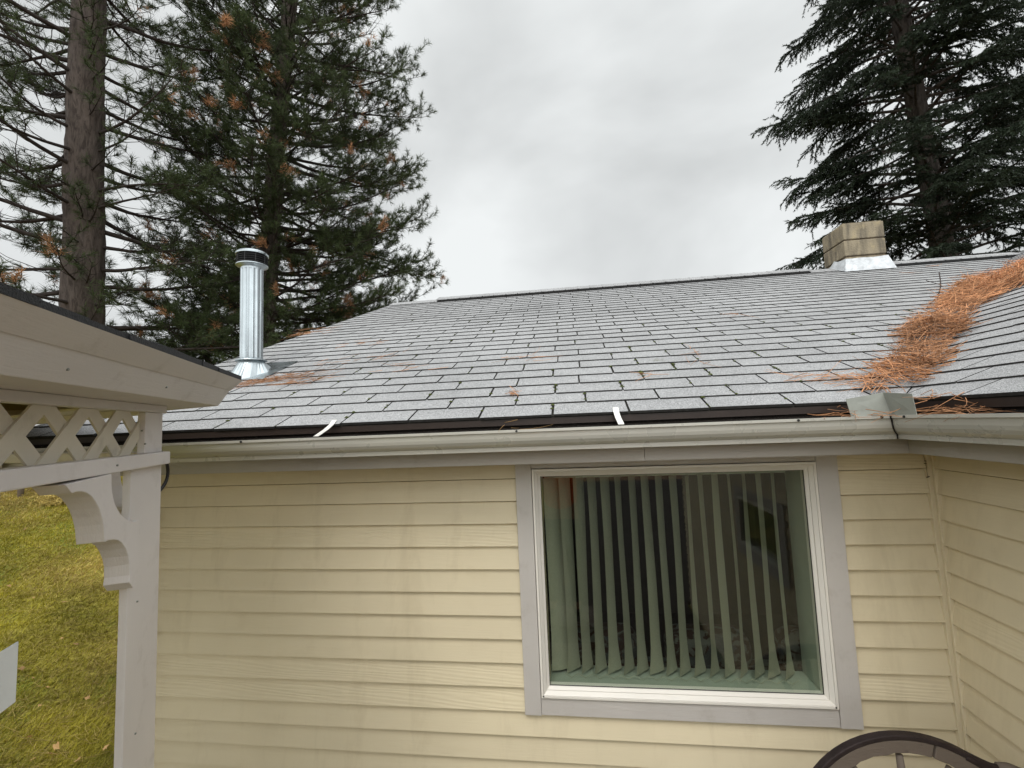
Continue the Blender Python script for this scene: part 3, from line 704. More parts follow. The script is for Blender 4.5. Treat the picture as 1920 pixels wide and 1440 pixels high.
ch_ = [[(hips, (.15, .11)), (q(0, 0, -.68), (.135, .10)), (ches, (.16, .11)), (q(0, .01, -.28), (.11, .08)), (nk, .055), (q(0, .03, -.10), (.07, .085)), (q(0, .035, .0), (.078, .095)), (q(0, .03, .09), (.05, .06))]]
for sg in (1, -1):
    sh, el, wr = arm(sg, hands[sg]); ch_.append([(ches, (.16, .11)), (q(.13*sg, 0, -.29), .06), (sh, .052), (el, .040), (wr, .027), (tuple(Vector(wr)+Vector((0, .03, .05))), .032)])
    ch_.append([(hips, (.15, .11)), (q(.10*sg, 0, -1.0), .09), (q(.11*sg, .02, -1.36), .062), (q(.115*sg, -.01, -1.66), .045), (q(.115*sg, -.02, -1.76), .04), (q(.12*sg, .12, -1.79), .035)])
    for f_ in range(4):
        b = Vector(wr)+Vector((-.024+.016*f_, .035, .062)); l_ = (.036, .042, .040, .032)[f_]
        ch_.append([(tuple(Vector(wr)+Vector((0, .03, .05))), .032), (tuple(b), .009), (tuple(b+Vector((0, .012, l_))), .008), (tuple(b+Vector((0, .03, l_+.018))), .007)])
    b = Vector(wr)+Vector((-.034*sg, .025, .025)); ch_.append([(tuple(Vector(wr)+Vector((0, .03, .05))), .032), (tuple(b), .010), (tuple(b+Vector((-.02*sg, .012, .022))), .009)])
skin_fig('body', ch_, 'skin', pn)
jk = [[(q(0, 0, -.90), (.185, .14)), (q(0, 0, -.68), (.172, .13)), (ches, (.19, .135)), (q(0, .01, -.27), (.13, .10)), (q(0, .015, -.22), (.07, .07))]]
for sg in (1, -1):
    sh, el, wr = arm(sg, hands[sg]); jk.append([(ches, (.19, .135)), (q(.13*sg, 0, -.29), .075), (sh, .07), (el, .058), (tuple(Vector(el).lerp(Vector(wr), .85)), .042)])
skin_fig('jacket', jk, 'orange', pn)
tr_ = [[(q(0, 0, -.90), (.155, .115))]]
for sg in (1, -1): tr_.append([(q(0, 0, -.90), (.155, .115)), (q(.10*sg, 0, -1.0), .105), (q(.11*sg, .02, -1.36), .078), (q(.115*sg, -.01, -1.66), .062), (q(.115*sg, -.02, -1.74), .06)])
skin_fig('trousers', tr_[1:], 'denim', pn)
for sg in (1, -1): skin_fig('shoe', [[(q(.115*sg, -.05, -1.78), .05), (q(.118*sg, .03, -1.785), .048), (q(.122*sg, .14, -1.80), .038)]], 'black', pn, 1)
skin_fig('hair', [[(q(0, -.04, -.04), (.085, .06)), (q(0, -.02, .05), (.095, .09)), (q(0, .01, .11), (.075, .08))]], 'hair', pn)
for sg in (1, -1):
    m = MB(); m.lathe([(.001, -.006), (.009, -.003), (.011, 0), (.009, .003), (.001, .006)], 0, 0, 10); m.v = [(PX+.032*sg+x, PY+.128+z_*.5, G+.005+y) for x, y, z_ in m.v]; m.build('eye', 'black', pn)
m = MB(); m.prism([q(-.012, .125, -.035), q(.012, .125, -.035), q(.004, .125, .01), q(-.004, .125, .01)], [q(-.008, .15, -.032), q(.008, .15, -.032), q(.002, .128, .008), q(-.002, .128, .008)]); m.build('nose', 'skin', pn, bevel=.003)
ld = thing('step_stool', 'dark wooden step stool the photographer stands on', 'stool')
m = MB(); m.box((PX-.28, PY-.22, .70), (PX+.28, PY+.24, .745)); m.build('top', 'wood', ld, bevel=.004)
m = MB(); m.box((PX-.22, PY-.20, .36), (PX+.22, PY+.22, .395)); m.build('shelf', 'wood', ld, bevel=.004)
for sx in (-1, 1):
    for sy in (-1, 1): m = MB(); m.box((PX+.24*sx-.025, PY+.18*sy-.02, .05), (PX+.24*sx+.025, PY+.18*sy+.02, .699)); m.build('leg', 'wood', ld, bevel=.003)
# ---------------------------------------------------------------- gazebo
PH = R(24.5); SD = 1.74; TO = (SD-1.62)/2; AP = SD/2*(1+math.sqrt(2)); gn = Vector((math.cos(PH), math.sin(PH), 0)); gd = Vector((-math.sin(PH), math.cos(PH), 0))
GC = Vector((CAM[0], CAM[1], 0))+gd*(1.758-SD/2)-gn*(.45+AP)
def gp(k, t, dl, z):
    a = PH+k*math.pi/4; n_ = Vector((math.cos(a), math.sin(a), 0)); tt = Vector((-math.sin(a), math.cos(a), 0)); p = GC+n_*(AP-dl)+tt*t; return (p.x, p.y, G+z)
def half(dl): return (AP-dl)*math.tan(math.pi/8)
gz = thing('gazebo', 'octagonal grey-white painted gazebo with lattice frieze, scroll bracket and black shingle roof', 'gazebo')
def beam(m, k, d0, d1, z0, z1, inset=0.):
    """bar along side k between depths d0..d1 (mitred at the corners)"""
    P = lambda s_, dl, z: gp(k, s_*(half(dl)-inset), dl, z)
    lo = [P(-1, d0, z0), P(1, d0, z0), P(1, d1, z0), P(-1, d1, z0)]; hi = [P(-1, d0, z1), P(1, d0, z1), P(1, d1, z1), P(-1, d1, z1)]; m.prism(lo, hi)
for k in range(8):
    m = MB()
    # fascia leans out at the top
    P = lambda s_, dl, z: gp(k, s_*(half(dl)), dl, z)
    sec = [(.050, .0955), (.072, .0955), (.024, .182), (.0, .182)]
    m.prism([P(-1, *q) for q in sec], [P(1, *q) for q in sec]); o = m.build('fascia', 'gaz', gz, bevel=.002)
    m = MB(); sec = [(.018, .147), (.022, .147), (.004, .1825), (-.015, .1825)]
    m.prism([P(-1, *q) for q in sec], [P(1, *q) for q in sec]); m.build('drip_board', 'gaz', gz)
for k in (0, 1, 2, 7):
    m = MB(); beam(m, k, .055, .30, .0965, .104); m.build('soffit', 'gaz', gz)
    m = MB(); beam(m, k, .176, .205, .074, .0962); m.build('header', 'gaz', gz, bevel=.002)
    m = MB(); beam(m, k, .166, .222, -.084, -.046); m.build('beam', 'gazv', gz, bevel=.003)
    if k in (1, 2): continue
    # lattice: two layers of crossing strips, clipped to the opening
    m = MB(); zlo, zhi = -.0455, .0735; Tm = half(.20)-.115; per = .153; sw_ = .056; sl_ = .90
    for lay, sg in ((0, 1), (1, -1)):
        for i in range(-14, 15):
            tc0 = .298+TO+(i)*per
            # strip centre line passes (tc0,.016) with slope sg*sl_
            poly = []
            c0 = lambda z: tc0+sg*(z-.016)/sl_
            poly = [(c0(zlo)-sw_/2, zlo), (c0(zlo)+sw_/2, zlo), (c0(zhi)+sw_/2, zhi), (c0(zhi)-sw_/2, zhi)]
            poly = clip(poly, 1, 0, Tm+.0); poly = clip(poly, -1, 0, Tm)
            if len(poly) < 3: continue
            d0 = .196+lay*.0052; d1 = d0+.005
            ar = sum(poly[q-1][0]*poly[q][1]-poly[q][0]*poly[q-1][1] for q in range(len(poly)))
            if ar < 0: poly = poly[::-1]
            m.prism([gp(k, t, d1, z) for t, z in poly], [gp(k, t, d0, z) for t, z in poly])
    m.build('lattice', 'lattice', gz)
# posts (two boards meeting at each corner) + stiles beside the lattice
for k in (7, 0, 1, 2, 4, 6):
    m = MB(); d0, d1 = .186, .205
    for kk, sg in ((k, 1), ((k+1) % 8, -1)):
        h0, h1 = half(d0), half(d1); w_ = .185
        lo = [(h0*sg, d0), (h1*sg, d1), ((h0-w_)*sg, d1), ((h0-w_)*sg, d0)]
        if kk == k: lo = lo[::-1]
        m.prism([gp(kk, t, dl, -G+.0) for t, dl in lo], [gp(kk, t, dl, -.0845) for t, dl in lo])
        lo = [(h0*sg, d0), (h1*sg, d1), ((h0-.112)*sg, d1), ((h0-.112)*sg, d0)]
        if kk == k: lo = lo[::-1]
        m.prism([gp(kk, t, dl, -.0455) for t, dl in lo], [gp(kk, t, dl, .0735) for t, dl in lo])
    m.build('post', 'gazv', gz, bevel=.0015)
BR = [(.228, -.0898), (.2533, -.1107), (.2684, -.1095), (.2874, -.1115), (.3064, -.1175), (.3244, -.1275), (.3401, -.142), (.3535, -.1575), (.3655, -.1773), (.3747, -.1991), (.3800, -.2200), (.3837, -.2411), (.4021, -.2413), (.4201, -.2443), (.4419, -.2506), (.4619, -.2626), (.4785, -.2794), (.4935, -.3018), (.5023, -.3258), (.5048, -.3533), (.5007, -.3706), (.5229, -.3919), (.5394, -.3828), (.5465, -.3653), (.5515, -.3293), (.5501, -.2932), (.5462, -.2259), (.5379, -.2196), (.5152, -.2202), (.4952, -.2142), (.4691, -.2015), (.4500, -.1888), (.4360, -.1758), (.4231, -.1607), (.4141, -.1437), (.4074, -.1271), (.4044, -.1121), (.4025, -.0842)]
BR = [(t+TO, z) for t, z in BR]; kb = half(.165)
for k, sg in ((0, 1), (1, -1), (7, 1), (0, -1)):
    m = MB(); hh = half(.165)-kb
    lo = [gp(k, sg*t, .219, z-.0005+(0.0055 if z > -.09 else 0)*0) for t, z in BR]; hi = [gp(k, sg*t, .163, z) for t, z in BR]
    if sg < 0: lo, hi = lo[::-1], hi[::-1]
    # fan of quads for the concave outline: use bmesh-free ngon faces, Blender triangulates them
    m.prism(lo, hi); m.build('bracket', 'gazv', gz, bevel=.0015)
# roof
m = MB(); rows = 14; rr = random.Random(9); apex = .182+AP*math.tan(R(23))
for k in range(8):
    for j in range(rows):
        d0 = -.012+j*(AP/rows); d1 = min(AP-.001, d0+AP/rows+.03); z0 = .1835+max(0, d0)*math.tan(R(23))+.012; z1 = .1835+d1*math.tan(R(23))+.004
        nseg = 14; h0, h1 = half(d0), half(d1)
        for i in range(nseg):
            a0, a1 = -1+2*i/nseg, -1+2*(i+1)/nseg; e = rr.uniform(-.005, .004); zz = rr.uniform(-.002, .004); th = .013 if j == 0 else .008
            lo = [gp(k, a0*h0, d0+e, z0-th), gp(k, a1*h0, d0+e, z0-th), gp(k, a1*h1, d1, z1-th), gp(k, a0*h1, d1, z1-th)]
            hi = [gp(k, a0*h0, d0+e, z0+zz), gp(k, a1*h0, d0+e, z0+zz), gp(k, a1*h1, d1, z1), gp(k, a0*h1, d1, z1)]
            m.prism(lo, hi)
m.build('roof', 'gshingle', gz)
m = MB()
for k in range(8):
    m.prism([gp(k, -half(.03), .03, .165), gp(k, half(.03), .03, .165), gp(k, .001, AP-.01, apex-.05), gp(k, -.001, AP-.01, apex-.05)], [gp(k, -half(.03), .03, .180), gp(k, half(.03), .03, .180), gp(k, .001, AP-.01, apex-.035), gp(k, -.001, AP-.01, apex-.035)])
m.build('ceiling', 'cream_in', gz)
m = MB(); P = [gp(k, half(.15), .15, -G+.0) for k in range(8)]; m.prism([(x, y, .005) for x, y, z in P], [(x, y, .12) for x, y, z in P]); m.build('floor', 'wood', gz)
CABLE = [(-1.431, -0.698, G-0.041), (-1.447, -0.664, G-0.060), (-1.460, -0.635, G-0.090), (-1.467, -0.621, G-0.126), (-1.462, -0.631, G-0.155), (-1.448, -0.662, G-0.179), (-1.425, -0.712, G-0.196)]
for k, t, dl, z in ((0, .60+TO, .184, .020), (0, .62+TO, .184, -.018), (0, .43+TO, .164, -.066), (0, -.05, .164, -.062), (0, .60+TO, .184, -.45), (0, .61+TO, .184, -.80), (0, .35+TO, .034, .12), (0, -.02+TO, .036, .118)):
    m = MB(); a_ = Vector(gp(k, t, dl+.003, z)); b_ = Vector(gp(k, t, dl-.0012, z)); m.tube([a_, b_], .0024, 8); m.build('nail', 'guard', gz)
# cable looping from the gazebo corner to the house wall
A = Vector(gp(0, half(.19)+.0, .20, -.04)); 
m = MB(); a = Vector((-1.31, -.80, G-.05)); m.tube(curve(CABLE), .0055, 8)
tag(m.build('cable', 'rubber', smooth=True), 'black cable looping out behind the gazebo corner post', 'cable')
# hanging sign
sg_ = thing('hanging_sign', 'plain white rectangular sign board hanging at the left edge over the lawn', 'sign')
m = MB(); d0 = .19; q = [(-.42, -.368), (.166+TO, -.368), (.166+TO, -.475), (-.42, -.475)]; q = q[::-1]
m.prism([gp(0, t, d0+.003, z) for t, z in q], [gp(0, t, d0, z) for t, z in q]); m.build('board', 'paper', sg_, bevel=.001)
for t in (-.10, -.36):
    m = MB(); m.tube([gp(0, t, d0+.0015, -.084), gp(0, t, d0+.0015, -.36)], .0015, 6); m.build('cord', 'rubber', sg_)

# ---------------------------------------------------------------- wagon-wheel bench
wb = thing('wagon_wheel_bench', 'weathered dark wagon-wheel bench against the wall below the window', 'bench')
wc = Vector((1.055, -.30, G-1.482)); RO = .372
def arcpts(r, y=0, n=64): return [(wc.x+r*math.cos(2*math.pi*i/n), wc.y+y, wc.z+r*math.sin(2*math.pi*i/n)) for i in range(n)]
def ring(m, r0, r1, y0, y1, n=72, wob=0, a0=0, a1=2*math.pi):
    rr2 = random.Random(5); prevs = None; full = abs(a1-a0-2*math.pi) < 1e-6; V = []; cnt = n if full else n+1
    for i in range(cnt):
        a = a0+(a1-a0)*i/n; e = rr2.uniform(-wob, wob)
        for r_, y_ in ((r0+e, y0), (r1, y0), (r1, y1), (r0+e, y1)): V.append((wc.x+r_*math.cos(a), wc.y+y_, wc.z+r_*math.sin(a)))
    F = [(i*4+j, i*4+(j+1) % 4, ((i+1) % cnt)*4+(j+1) % 4, ((i+1) % cnt)*4+j) for i in range(n) for j in range(4)]
    if not full: F += [(3, 2, 1, 0), tuple(n*4+j for j in range(4))]
    m.add(V, F)
m = MB(); ring(m, RO-.016, RO, -.015, .015); m.build('tyre', 'iron', wb, bevel=.003)
for s_ in range(6):
    m = MB(); a = R(15)+s_*math.pi/3; ring(m, RO-.060, RO-.0165, -.013, .013, 14, .003, a+.012, a+math.pi/3-.012); m.build('felloe', 'wood', wb, bevel=.003)
for s_ in range(12):
    a = R(30*s_+3); dv = Vector((math.cos(a), 0, math.sin(a))); m = MB()
    m.tube([wc+dv*.05, wc+dv*.12, wc+dv*.22, wc+dv*(RO-.07)], [.014, .016, .013, .011], 8); m.build('spoke', 'wood', wb, smooth=True)
m = MB(); m.tube([wc+Vector((0, -.06, 0)), wc+Vector((0, -.03, 0)), wc+Vector((0, .03, 0)), wc+Vector((0, .06, 0))], [.045, .06, .06, .045], 16); m.build('hub', 'wood', wb, smooth=False)
# curved arm rail running off to the right, as on the photo
m = MB(); m.tube(curve([(1.235, -.30, G-1.172), (1.30, -.302, G-1.203), (1.345, -.305, G-1.213), (1.40, -.33, G-1.217), (1.425, -.50, G-1.225), (1.42, -.70, G-1.24)], 8), [.016]*41, 10)
m.build('arm_rail', 'iron', wb, smooth=True)
m = MB(); m.tube([(1.33, -.303, G-1.207), (1.36, -.308, G-1.210), (1.39, -.318, G-1.214)], [.018, .024, .02], 10); m.build('rail_knob', 'wood', wb, smooth=True)
m = MB(); m.tube(curve([(.67, -.32, G-1.40), (.66, -.45, G-1.42), (.67, -.72, G-1.50)], 8), [.018]*17, 10) ; m.build('arm_rail', 'iron', wb, smooth=True)
for i in range(4): 
    m = MB(); m.box((.62, -.80+i*.115, .44), (1.43, -.80+i*.115+.10, .47)); m.build('seat_slat', 'wood', wb, bevel=.004)
for x in (.64, 1.37):
    for y in (-.76, -.34):
        m = MB(); m.box((x, y, .05), (x+.05, y+.05, .439)); m.build('leg', 'wood', wb, bevel=.004)
m = MB(); m.box((.71, -.26, .47), (.75, -.235, wc.z)); m.build('back_support', 'wood', wb)
m = MB(); m.box((1.36, -.26, .47), (1.40, -.235, wc.z)); m.build('back_support', 'wood', wb)

# ---------------------------------------------------------------- needles
def ribbons(P, D, Ln, W, bend=.25, seg=3, lay=.2):
    """thin bent three-sided straws: P start, D unit direction, Ln length"""
    n = len(P); D = D/np.linalg.norm(D, axis=1, keepdims=True); up = np.tile([0, 0, 1.], (n, 1)); s_ = np.cross(D, up); s_ /= (np.linalg.norm(s_, axis=1, keepdims=True)+1e-9); u = np.cross(s_, D)
    b = rng.normal(0, bend, (n, 1)); b2 = rng.normal(0, bend*.5, (n, 1)); V = []
    for i in range(seg+1):
        t = i/seg; c = P+D*(Ln*t)[:, None]+s_*(b*Ln[:, None]*t*t)+u*(b2*Ln[:, None]*t*t); w_ = (W*(1-.6*t))[:, None]
        for a in (0, 2.1, 4.2): V.append(c+s_*w_*math.cos(a)+u*w_*math.sin(a))
    V = np.stack(V, 1).reshape(-1, 3); k = (seg+1)*3; F = []
    for i in range(seg):
        for j in range(3): F.append([i*3+j, i*3+(j+1) % 3, (i+1)*3+(j+1) % 3, (i+1)*3+j])
    F = np.array(F); F = (F[None]+(np.arange(n)*k)[:, None, None]).reshape(-1, 4); return V, F
def zroof(x, y): return np.maximum(EZ+(y-EY)*T, EZ+(x-EX)*T)
def inpoly(x, y, P):
    r = np.zeros(len(x), bool)
    for i in range(len(P)):
        (x1, y1), (x2, y2) = P[i-1], P[i]; c = ((y1 > y) != (y2 > y)) & (x < (x2-x1)*(y-y1)/(y2-y1+1e-12)+x1); r ^= c
    return r
PILE = [(1.10, -.11), (1.3, .046), (1.48, .171), (1.60, .348), (1.75, .55), (1.832, .672), (2.106, .849), (2.278, 1.082), (2.60, 1.40), (2.87, 1.66), (3.1, 1.85), (3.43, 1.75), (3.43, 1.35), (3.30, .9), (3.05, .75), (2.832, .93), (2.743, .982), (2.50, .98), (2.354, .816), (2.029, .469), (1.93, .33), (1.79, .30), (1.66, .10), (1.449, -.09), (1.30, -.21), (1.21, -.21)]
def pile(poly, n, hmax, name, lb, cat='pine needles'):
    P = np.array(poly); lo, hi = P.min(0), P.max(0); X = rng.uniform(lo[0], hi[0], n*6); Y = rng.uniform(lo[1], hi[1], n*6); k = inpoly(X, Y, poly); X, Y = X[k][:n], Y[k][:n]
    # distance to outline -> mound height
    dm = np.full(len(X), 9.)
    for i in range(len(poly)):
        a, b = np.array(poly[i-1]), np.array(poly[i]); ab = b-a; q = np.stack([X, Y], 1)-a; t = np.clip((q@ab)/(ab@ab), 0, 1); dm = np.minimum(dm, np.linalg.norm(q-t[:, None]*ab, axis=1))
    clump = .5+.5*np.sin(X*13+2.1*np.sin(Y*15))*np.sin(Y*12+X*4)
    H = hmax*np.clip(dm/.11, 0, 1)*np.clip(clump+.15, .08, 1.15); keep = rng.uniform(0, 1, len(X)) < np.clip((dm-.018-.05*np.sin(X*31)*np.sin(Y*27))/.04+.12, .06, 1)*np.clip(clump+.45, .25, 1); X, Y, H = X[keep], Y[keep], H[keep]; n = len(X)
    an = R(42)+1.1*np.sin(X*5+2*np.sin(Y*4+1))*np.cos(Y*6)+rng.normal(0, R(20), n); wild = rng.uniform(0, 1, n) < .3; an[wild] = rng.uniform(0, 6.28, wild.sum()); an += math.pi*(rng.uniform(0, 1, n) < .5)
    Ln = rng.uniform(.07, .17, n); dx, dy = np.cos(an), np.sin(an)
    cx, cy = X-dx*Ln*.5, Y-dy*Ln*.5; ex, ey = X+dx*Ln*.5, Y+dy*Ln*.5
    z0 = zroof(cx, cy)+.011; z1 = zroof(ex, ey)+.011; f = rng.uniform(0, 1, n)**.6*H+.002
    Pp = np.stack([cx, cy, z0+f+rng.uniform(0, .006, n)], 1); E = np.stack([ex, ey, z1+f*rng.uniform(.6, 1.1, n)+rng.uniform(0, 1, n)**2*.06*(H > .01)], 1)
    D = E-Pp; V, F = ribbons(Pp, D, np.linalg.norm(D, axis=1), rng.uniform(.0013, .0027, n), .22)
    o = tri_object(name, 'straw', V, F); tag(o, lb, cat, 'fallen pine needles', 'stuff'); return V, F
pile(PILE, 6200, .10, 'pine_needle_pile', 'thick orange pile of fallen pine needles filling the roof valley')
def loose(pts, name, lb, n, spread, wide=1., lift=.0, ang=None, mat='straw', ln=(.08, .17)):
    Pp = []; D = []
    for (x, y, z) in pts:
        for _ in range(n):
            a = rng.uniform(0, 6.28) if ang is None else rng.normal(ang, .35)+(math.pi if rng.uniform() < .5 else 0); px, py = x+rng.normal(0, spread*wide), y+rng.normal(0, spread)
            zz = (zroof(px, py)+.013 if z is None else z)+abs(rng.normal(0, lift+.001)); l = rng.uniform(*ln); ex, ey = px+math.cos(a)*l, py+math.sin(a)*l
            ez = (zroof(ex, ey)+.014 if z is None else z+rng.normal(0, .012)); Pp.append((px, py, zz)); D.append((ex-px, ey-py, ez-zz))
    Pp = np.array(Pp); D = np.array(D); V, F = ribbons(Pp, D, np.linalg.norm(D, axis=1), np.full(len(Pp), .0014), .2)
    tag(tri_object(name, mat, V, F), lb, 'pine needles', 'fallen pine needles', 'stuff')
loose([(-1.9, .37, None), (-1.82, .40, None), (-1.74, .42, None), (-1.66, .46, None), (-1.55, .33, None)], 'pine_needle_clump', 'orange pine needles caught on the shingles below the stove pipe', 26, .028, 2.2, .004, R(25))
loose([(1.16, -.06, None), (1.08, -.04, None), (1.02, .0, None), (1.2, -.12, None), (1.28, .0, None)], 'pine_needle_scatter', 'stray needles fanning out to the left of the needle pile above the long gutter', 11, .03, 1.5, .004, R(10))
loose([(-.285, -.02, None), (-.27, -.02, None)], 'pine_needle_clump', 'small curled orange needle tuft low in the middle of the roof', 10, .008, 1, .012, ln=(.02, .05))
loose([(1.02, -.31, G-.03), (.93, -.32, G-.035), (.98, -.30, G-.02)], 'pine_needle_clump', 'needles sticking out of the long gutter left of the splash guard', 9, .02, 1.6, .015)
loose([(1.21, -.50, G-.03), (1.19, -.44, G-.02), (1.17, -.58, G-.035), (1.22, -.40, G+.02), (1.2, -.52, G-.02)], 'pine_needle_clump', 'orange needles spilling into the right wing gutter beside the splash guard', 16, .022, 1.0, .02)
loose([(-2.47, 1.76, None), (-2.42, 1.9, None), (-2.38, 1.7, None), (-1.5, .67, None), (-1.3, .75, None), (-1.6, 1.2, None), (-1.0, .5, None), (-.3, .55, None)], 'pine_needle_scatter', 'sparse orange needles lying along the left rake and slots of the roof', 9, .05, 2, .001, R(20))
loose([(1.225, 1.30, None), (.36, .13, None), (.615, .283, None), (.67, .5, None), (3.37, 2.22, None), (3.70, 2.9, None), (3.2, 2.6, None)], 'pine_needle_scatter', 'few needle bits scattered over the right half of the main roof', 4, .02, 1.5, .002)
loose([(-.21, -.33, G-.035), (-.25, -.33, G-.04)], 'pine_needle_scatter', 'two thin dry needles poking up from the middle of the long gutter', 2, .01, 1, .02, mat='leaf')
# a dead twig on the pile
m = MB(); m.tube(curve([(2.66, 1.50, zroof(2.66, 1.50)+.02), (2.74, 1.58, zroof(2.74, 1.58)+.07), (2.80, 1.66, zroof(2.80, 1.66)+.15)], 8), [.004]*17, 6); m.tube([(2.74, 1.58, zroof(2.74, 1.58)+.07), (2.69, 1.64, zroof(2.69, 1.64)+.10)], .0025, 5)
tag(m.build('twig', 'twig', smooth=True), 'thin dark twig standing up out of the needle pile in the valley', 'twig')

# ---------------------------------------------------------------- grass and leaves on the lawn
n = 150000
bear = rng.uniform(R(44), R(58), n); dist = 4.0+rng.uniform(0, 1, n)**1.6*22
gx = -np.sin(bear)*dist; gy = -2.1+np.cos(bear)*dist; kk = ~((gx > -2.2) & (gy > -.1)); gx, gy, dist = gx[kk], gy[kk], dist[kk]; n = len(gx)
hh = rng.uniform(.02, .06, n); an = rng.normal(R(20), .8, n); lean = rng.uniform(.3, 1.6, n)*hh*1.3; wd = .0028*np.clip(dist/5, 1, 3.5)
b0 = np.stack([gx-wd*np.sin(an), gy+wd*np.cos(an), gh(gx, gy)], 1); b1 = np.stack([gx+wd*np.sin(an), gy-wd*np.cos(an), gh(gx, gy)], 1)
tp = np.stack([gx+np.cos(an)*lean, gy+np.sin(an)*lean, gh(gx, gy)+hh], 1)
V = np.stack([b0, b1, tp], 1).reshape(-1, 3); F = np.arange(3*n).reshape(-1, 3); dry = (np.sin(gx*1.3+2*np.sin(gy*.9))+np.sin(gy*2.1+gx)+rng.normal(0, .9, n) > .9).astype(int)
tag(tri_object('grass', ['grass', 'straw_grass'], V, F, mi=dry), 'short yellow green autumn grass with dry strands', 'grass', kind='stuff')
n = 2600; bear = rng.uniform(R(44), R(58), n); dist = 4+rng.uniform(0, 1, n)**1.3*14; gx = -np.sin(bear)*dist; gy = -2.1+np.cos(bear)*dist; kk = ~((gx > -2.2) & (gy > -.1)); gx, gy = gx[kk], gy[kk]; n = len(gx)
a = rng.normal(R(160), .5, n); Pp = np.stack([gx, gy, gh(gx, gy)+rng.uniform(.03, .05, n)], 1); D = np.stack([np.cos(a), np.sin(a), rng.normal(0, .1, n)], 1); V, F = ribbons(Pp, D, rng.uniform(.10, .28, n), np.full(n, .0025), .3)
tag(tri_object('dry_grass', 'straw_grass', V, F), 'long pale dry grass strands lying over the lawn', 'grass', kind='stuff')
n = 50; bear = rng.uniform(R(44), R(58), n); dist = 4.2+rng.uniform(0, 1, n)**1.2*9; gx = -np.sin(bear)*dist; gy = -2.1+np.cos(bear)*dist; kk = ~((gx > -2.2) & (gy > -.1)); gx, gy = gx[kk], gy[kk]; n = len(gx)
V = []; F = []
for i in range(n):
    r_ = rng.uniform(.012, .034); a0 = rng.uniform(0, 6.28); b = len(V); tilt = rng.normal(0, .35, 2)
    pts = [(0, 1.2), (.45, .6), (1, .5), (.6, 0), (.8, -.5), (.2, -.4), (0, -1), (-.2, -.4), (-.8, -.5), (-.6, 0), (-1, .5), (-.45, .6)]
    hz = float(gh(gx[i], gy[i])); V.append((gx[i], gy[i], hz+.06))
    for p, q in pts: p, q = p+rng.normal(0, .22), q+rng.normal(0, .22); x = r_*(p*math.cos(a0)-q*math.sin(a0)); y = r_*(p*math.sin(a0)+q*math.cos(a0)); V.append((gx[i]+x, gy[i]+y, hz+.052+x*tilt[0]+y*tilt[1]+rng.uniform(0, .012)))
    F += [(b, b+1+j, b+1+(j+1) % 12) for j in range(12)]
tag(tri_object('fallen_leaves', 'leaf', V, np.array(F)), 'dry tan leaves scattered over the lawn', 'leaves', kind='stuff')

# ---------------------------------------------------------------- trees
class Tubes:
    def __init__(s): s.V = []; s.F = []; s.n = 0
    def add(s, P, r, k):
        P = np.asarray(P, float); n = len(P); t = np.gradient(P, axis=0); t /= np.linalg.norm(t, axis=1, keepdims=True)+1e-9
        ref = np.array([0, 0, 1.]) if abs(t[0, 2]) < .8 else np.array([1., 0, 0]); a = np.cross(t, ref); a /= np.linalg.norm(a, axis=1, keepdims=True)+1e-9; b = np.cross(t, a)
        an = np.arange(k)*2*math.pi/k; r = np.asarray(r, float)
        V = P[:, None]+(a[:, None]*np.cos(an)[None, :, None]+b[:, None]*np.sin(an)[None, :, None])*r[:, None, None]
        i = np.arange(n-1)[:, None]*k; j = np.arange(k)[None]; F = np.stack([i+j, i+(j+1) % k, i+k+(j+1) % k, i+k+j], -1).reshape(-1, 4)+s.n
        s.V.append(V.reshape(-1, 3)); s.F.append(F); s.n += n*k
    def build(s, name, mat, parent): 
        o = tri_object(name, mat, np.concatenate(s.V), np.concatenate(s.F), parent); o.data.polygons.foreach_set('use_smooth', [True]*len(o.data.polygons)); return o
def rot_about(v, ax, a):
    ax = ax/(np.linalg.norm(ax)+1e-9); return v*math.cos(a)+np.cross(ax, v)*math.sin(a)+ax*(ax@v)*(1-math.cos(a))
def grow(p, d, L_, n, curl, wob, rg):
    P = [p]; d = d/np.linalg.norm(d)
    for i in range(n):
        d = d+np.array([0, 0, curl/n])+rg.normal(0, wob, 3)/math.sqrt(n); d /= np.linalg.norm(d); P.append(P[-1]+d*L_/n)
    return np.array(P)
def trunk_line(base, top, H, rg, n=26):
    b = np.array(base, float); t = np.array(top, float); P = []
    for i in range(n): u = i/(n-1); P.append(b+(t-b)*u+np.array([math.sin(u*7+rg)*.05, math.cos(u*5+rg)*.05, 0])*(u > 0))
    return np.array(P)
def trunk_mesh(P, r0, r1, mat, parent, k=28):
    n = len(P); m = Tubes(); Q = np.stack([np.interp(np.linspace(0, n-1, 160), np.arange(n), P[:, c]) for c in range(3)], 1); h = Q[:, 2]
    rad = np.interp(np.linspace(0, 1, 160), [0, .04, .1, 1], [r0*1.35, r0*1.1, r0, r1]); m.add(Q, rad, k)
    V = m.V[0].reshape(160, k, 3); c = Q[:, None]; an = np.arange(k)*2*math.pi/k
    bumpy = 1+.05*np.sin(an*5+h[:, None]*2.1)+.035*np.sin(an*11-h[:, None]*5)+rng.normal(0, .018, (160, k)); m.V[0] = (c+(V-c)*bumpy[..., None]).reshape(-1, 3); return m.build('trunk', mat, parent)
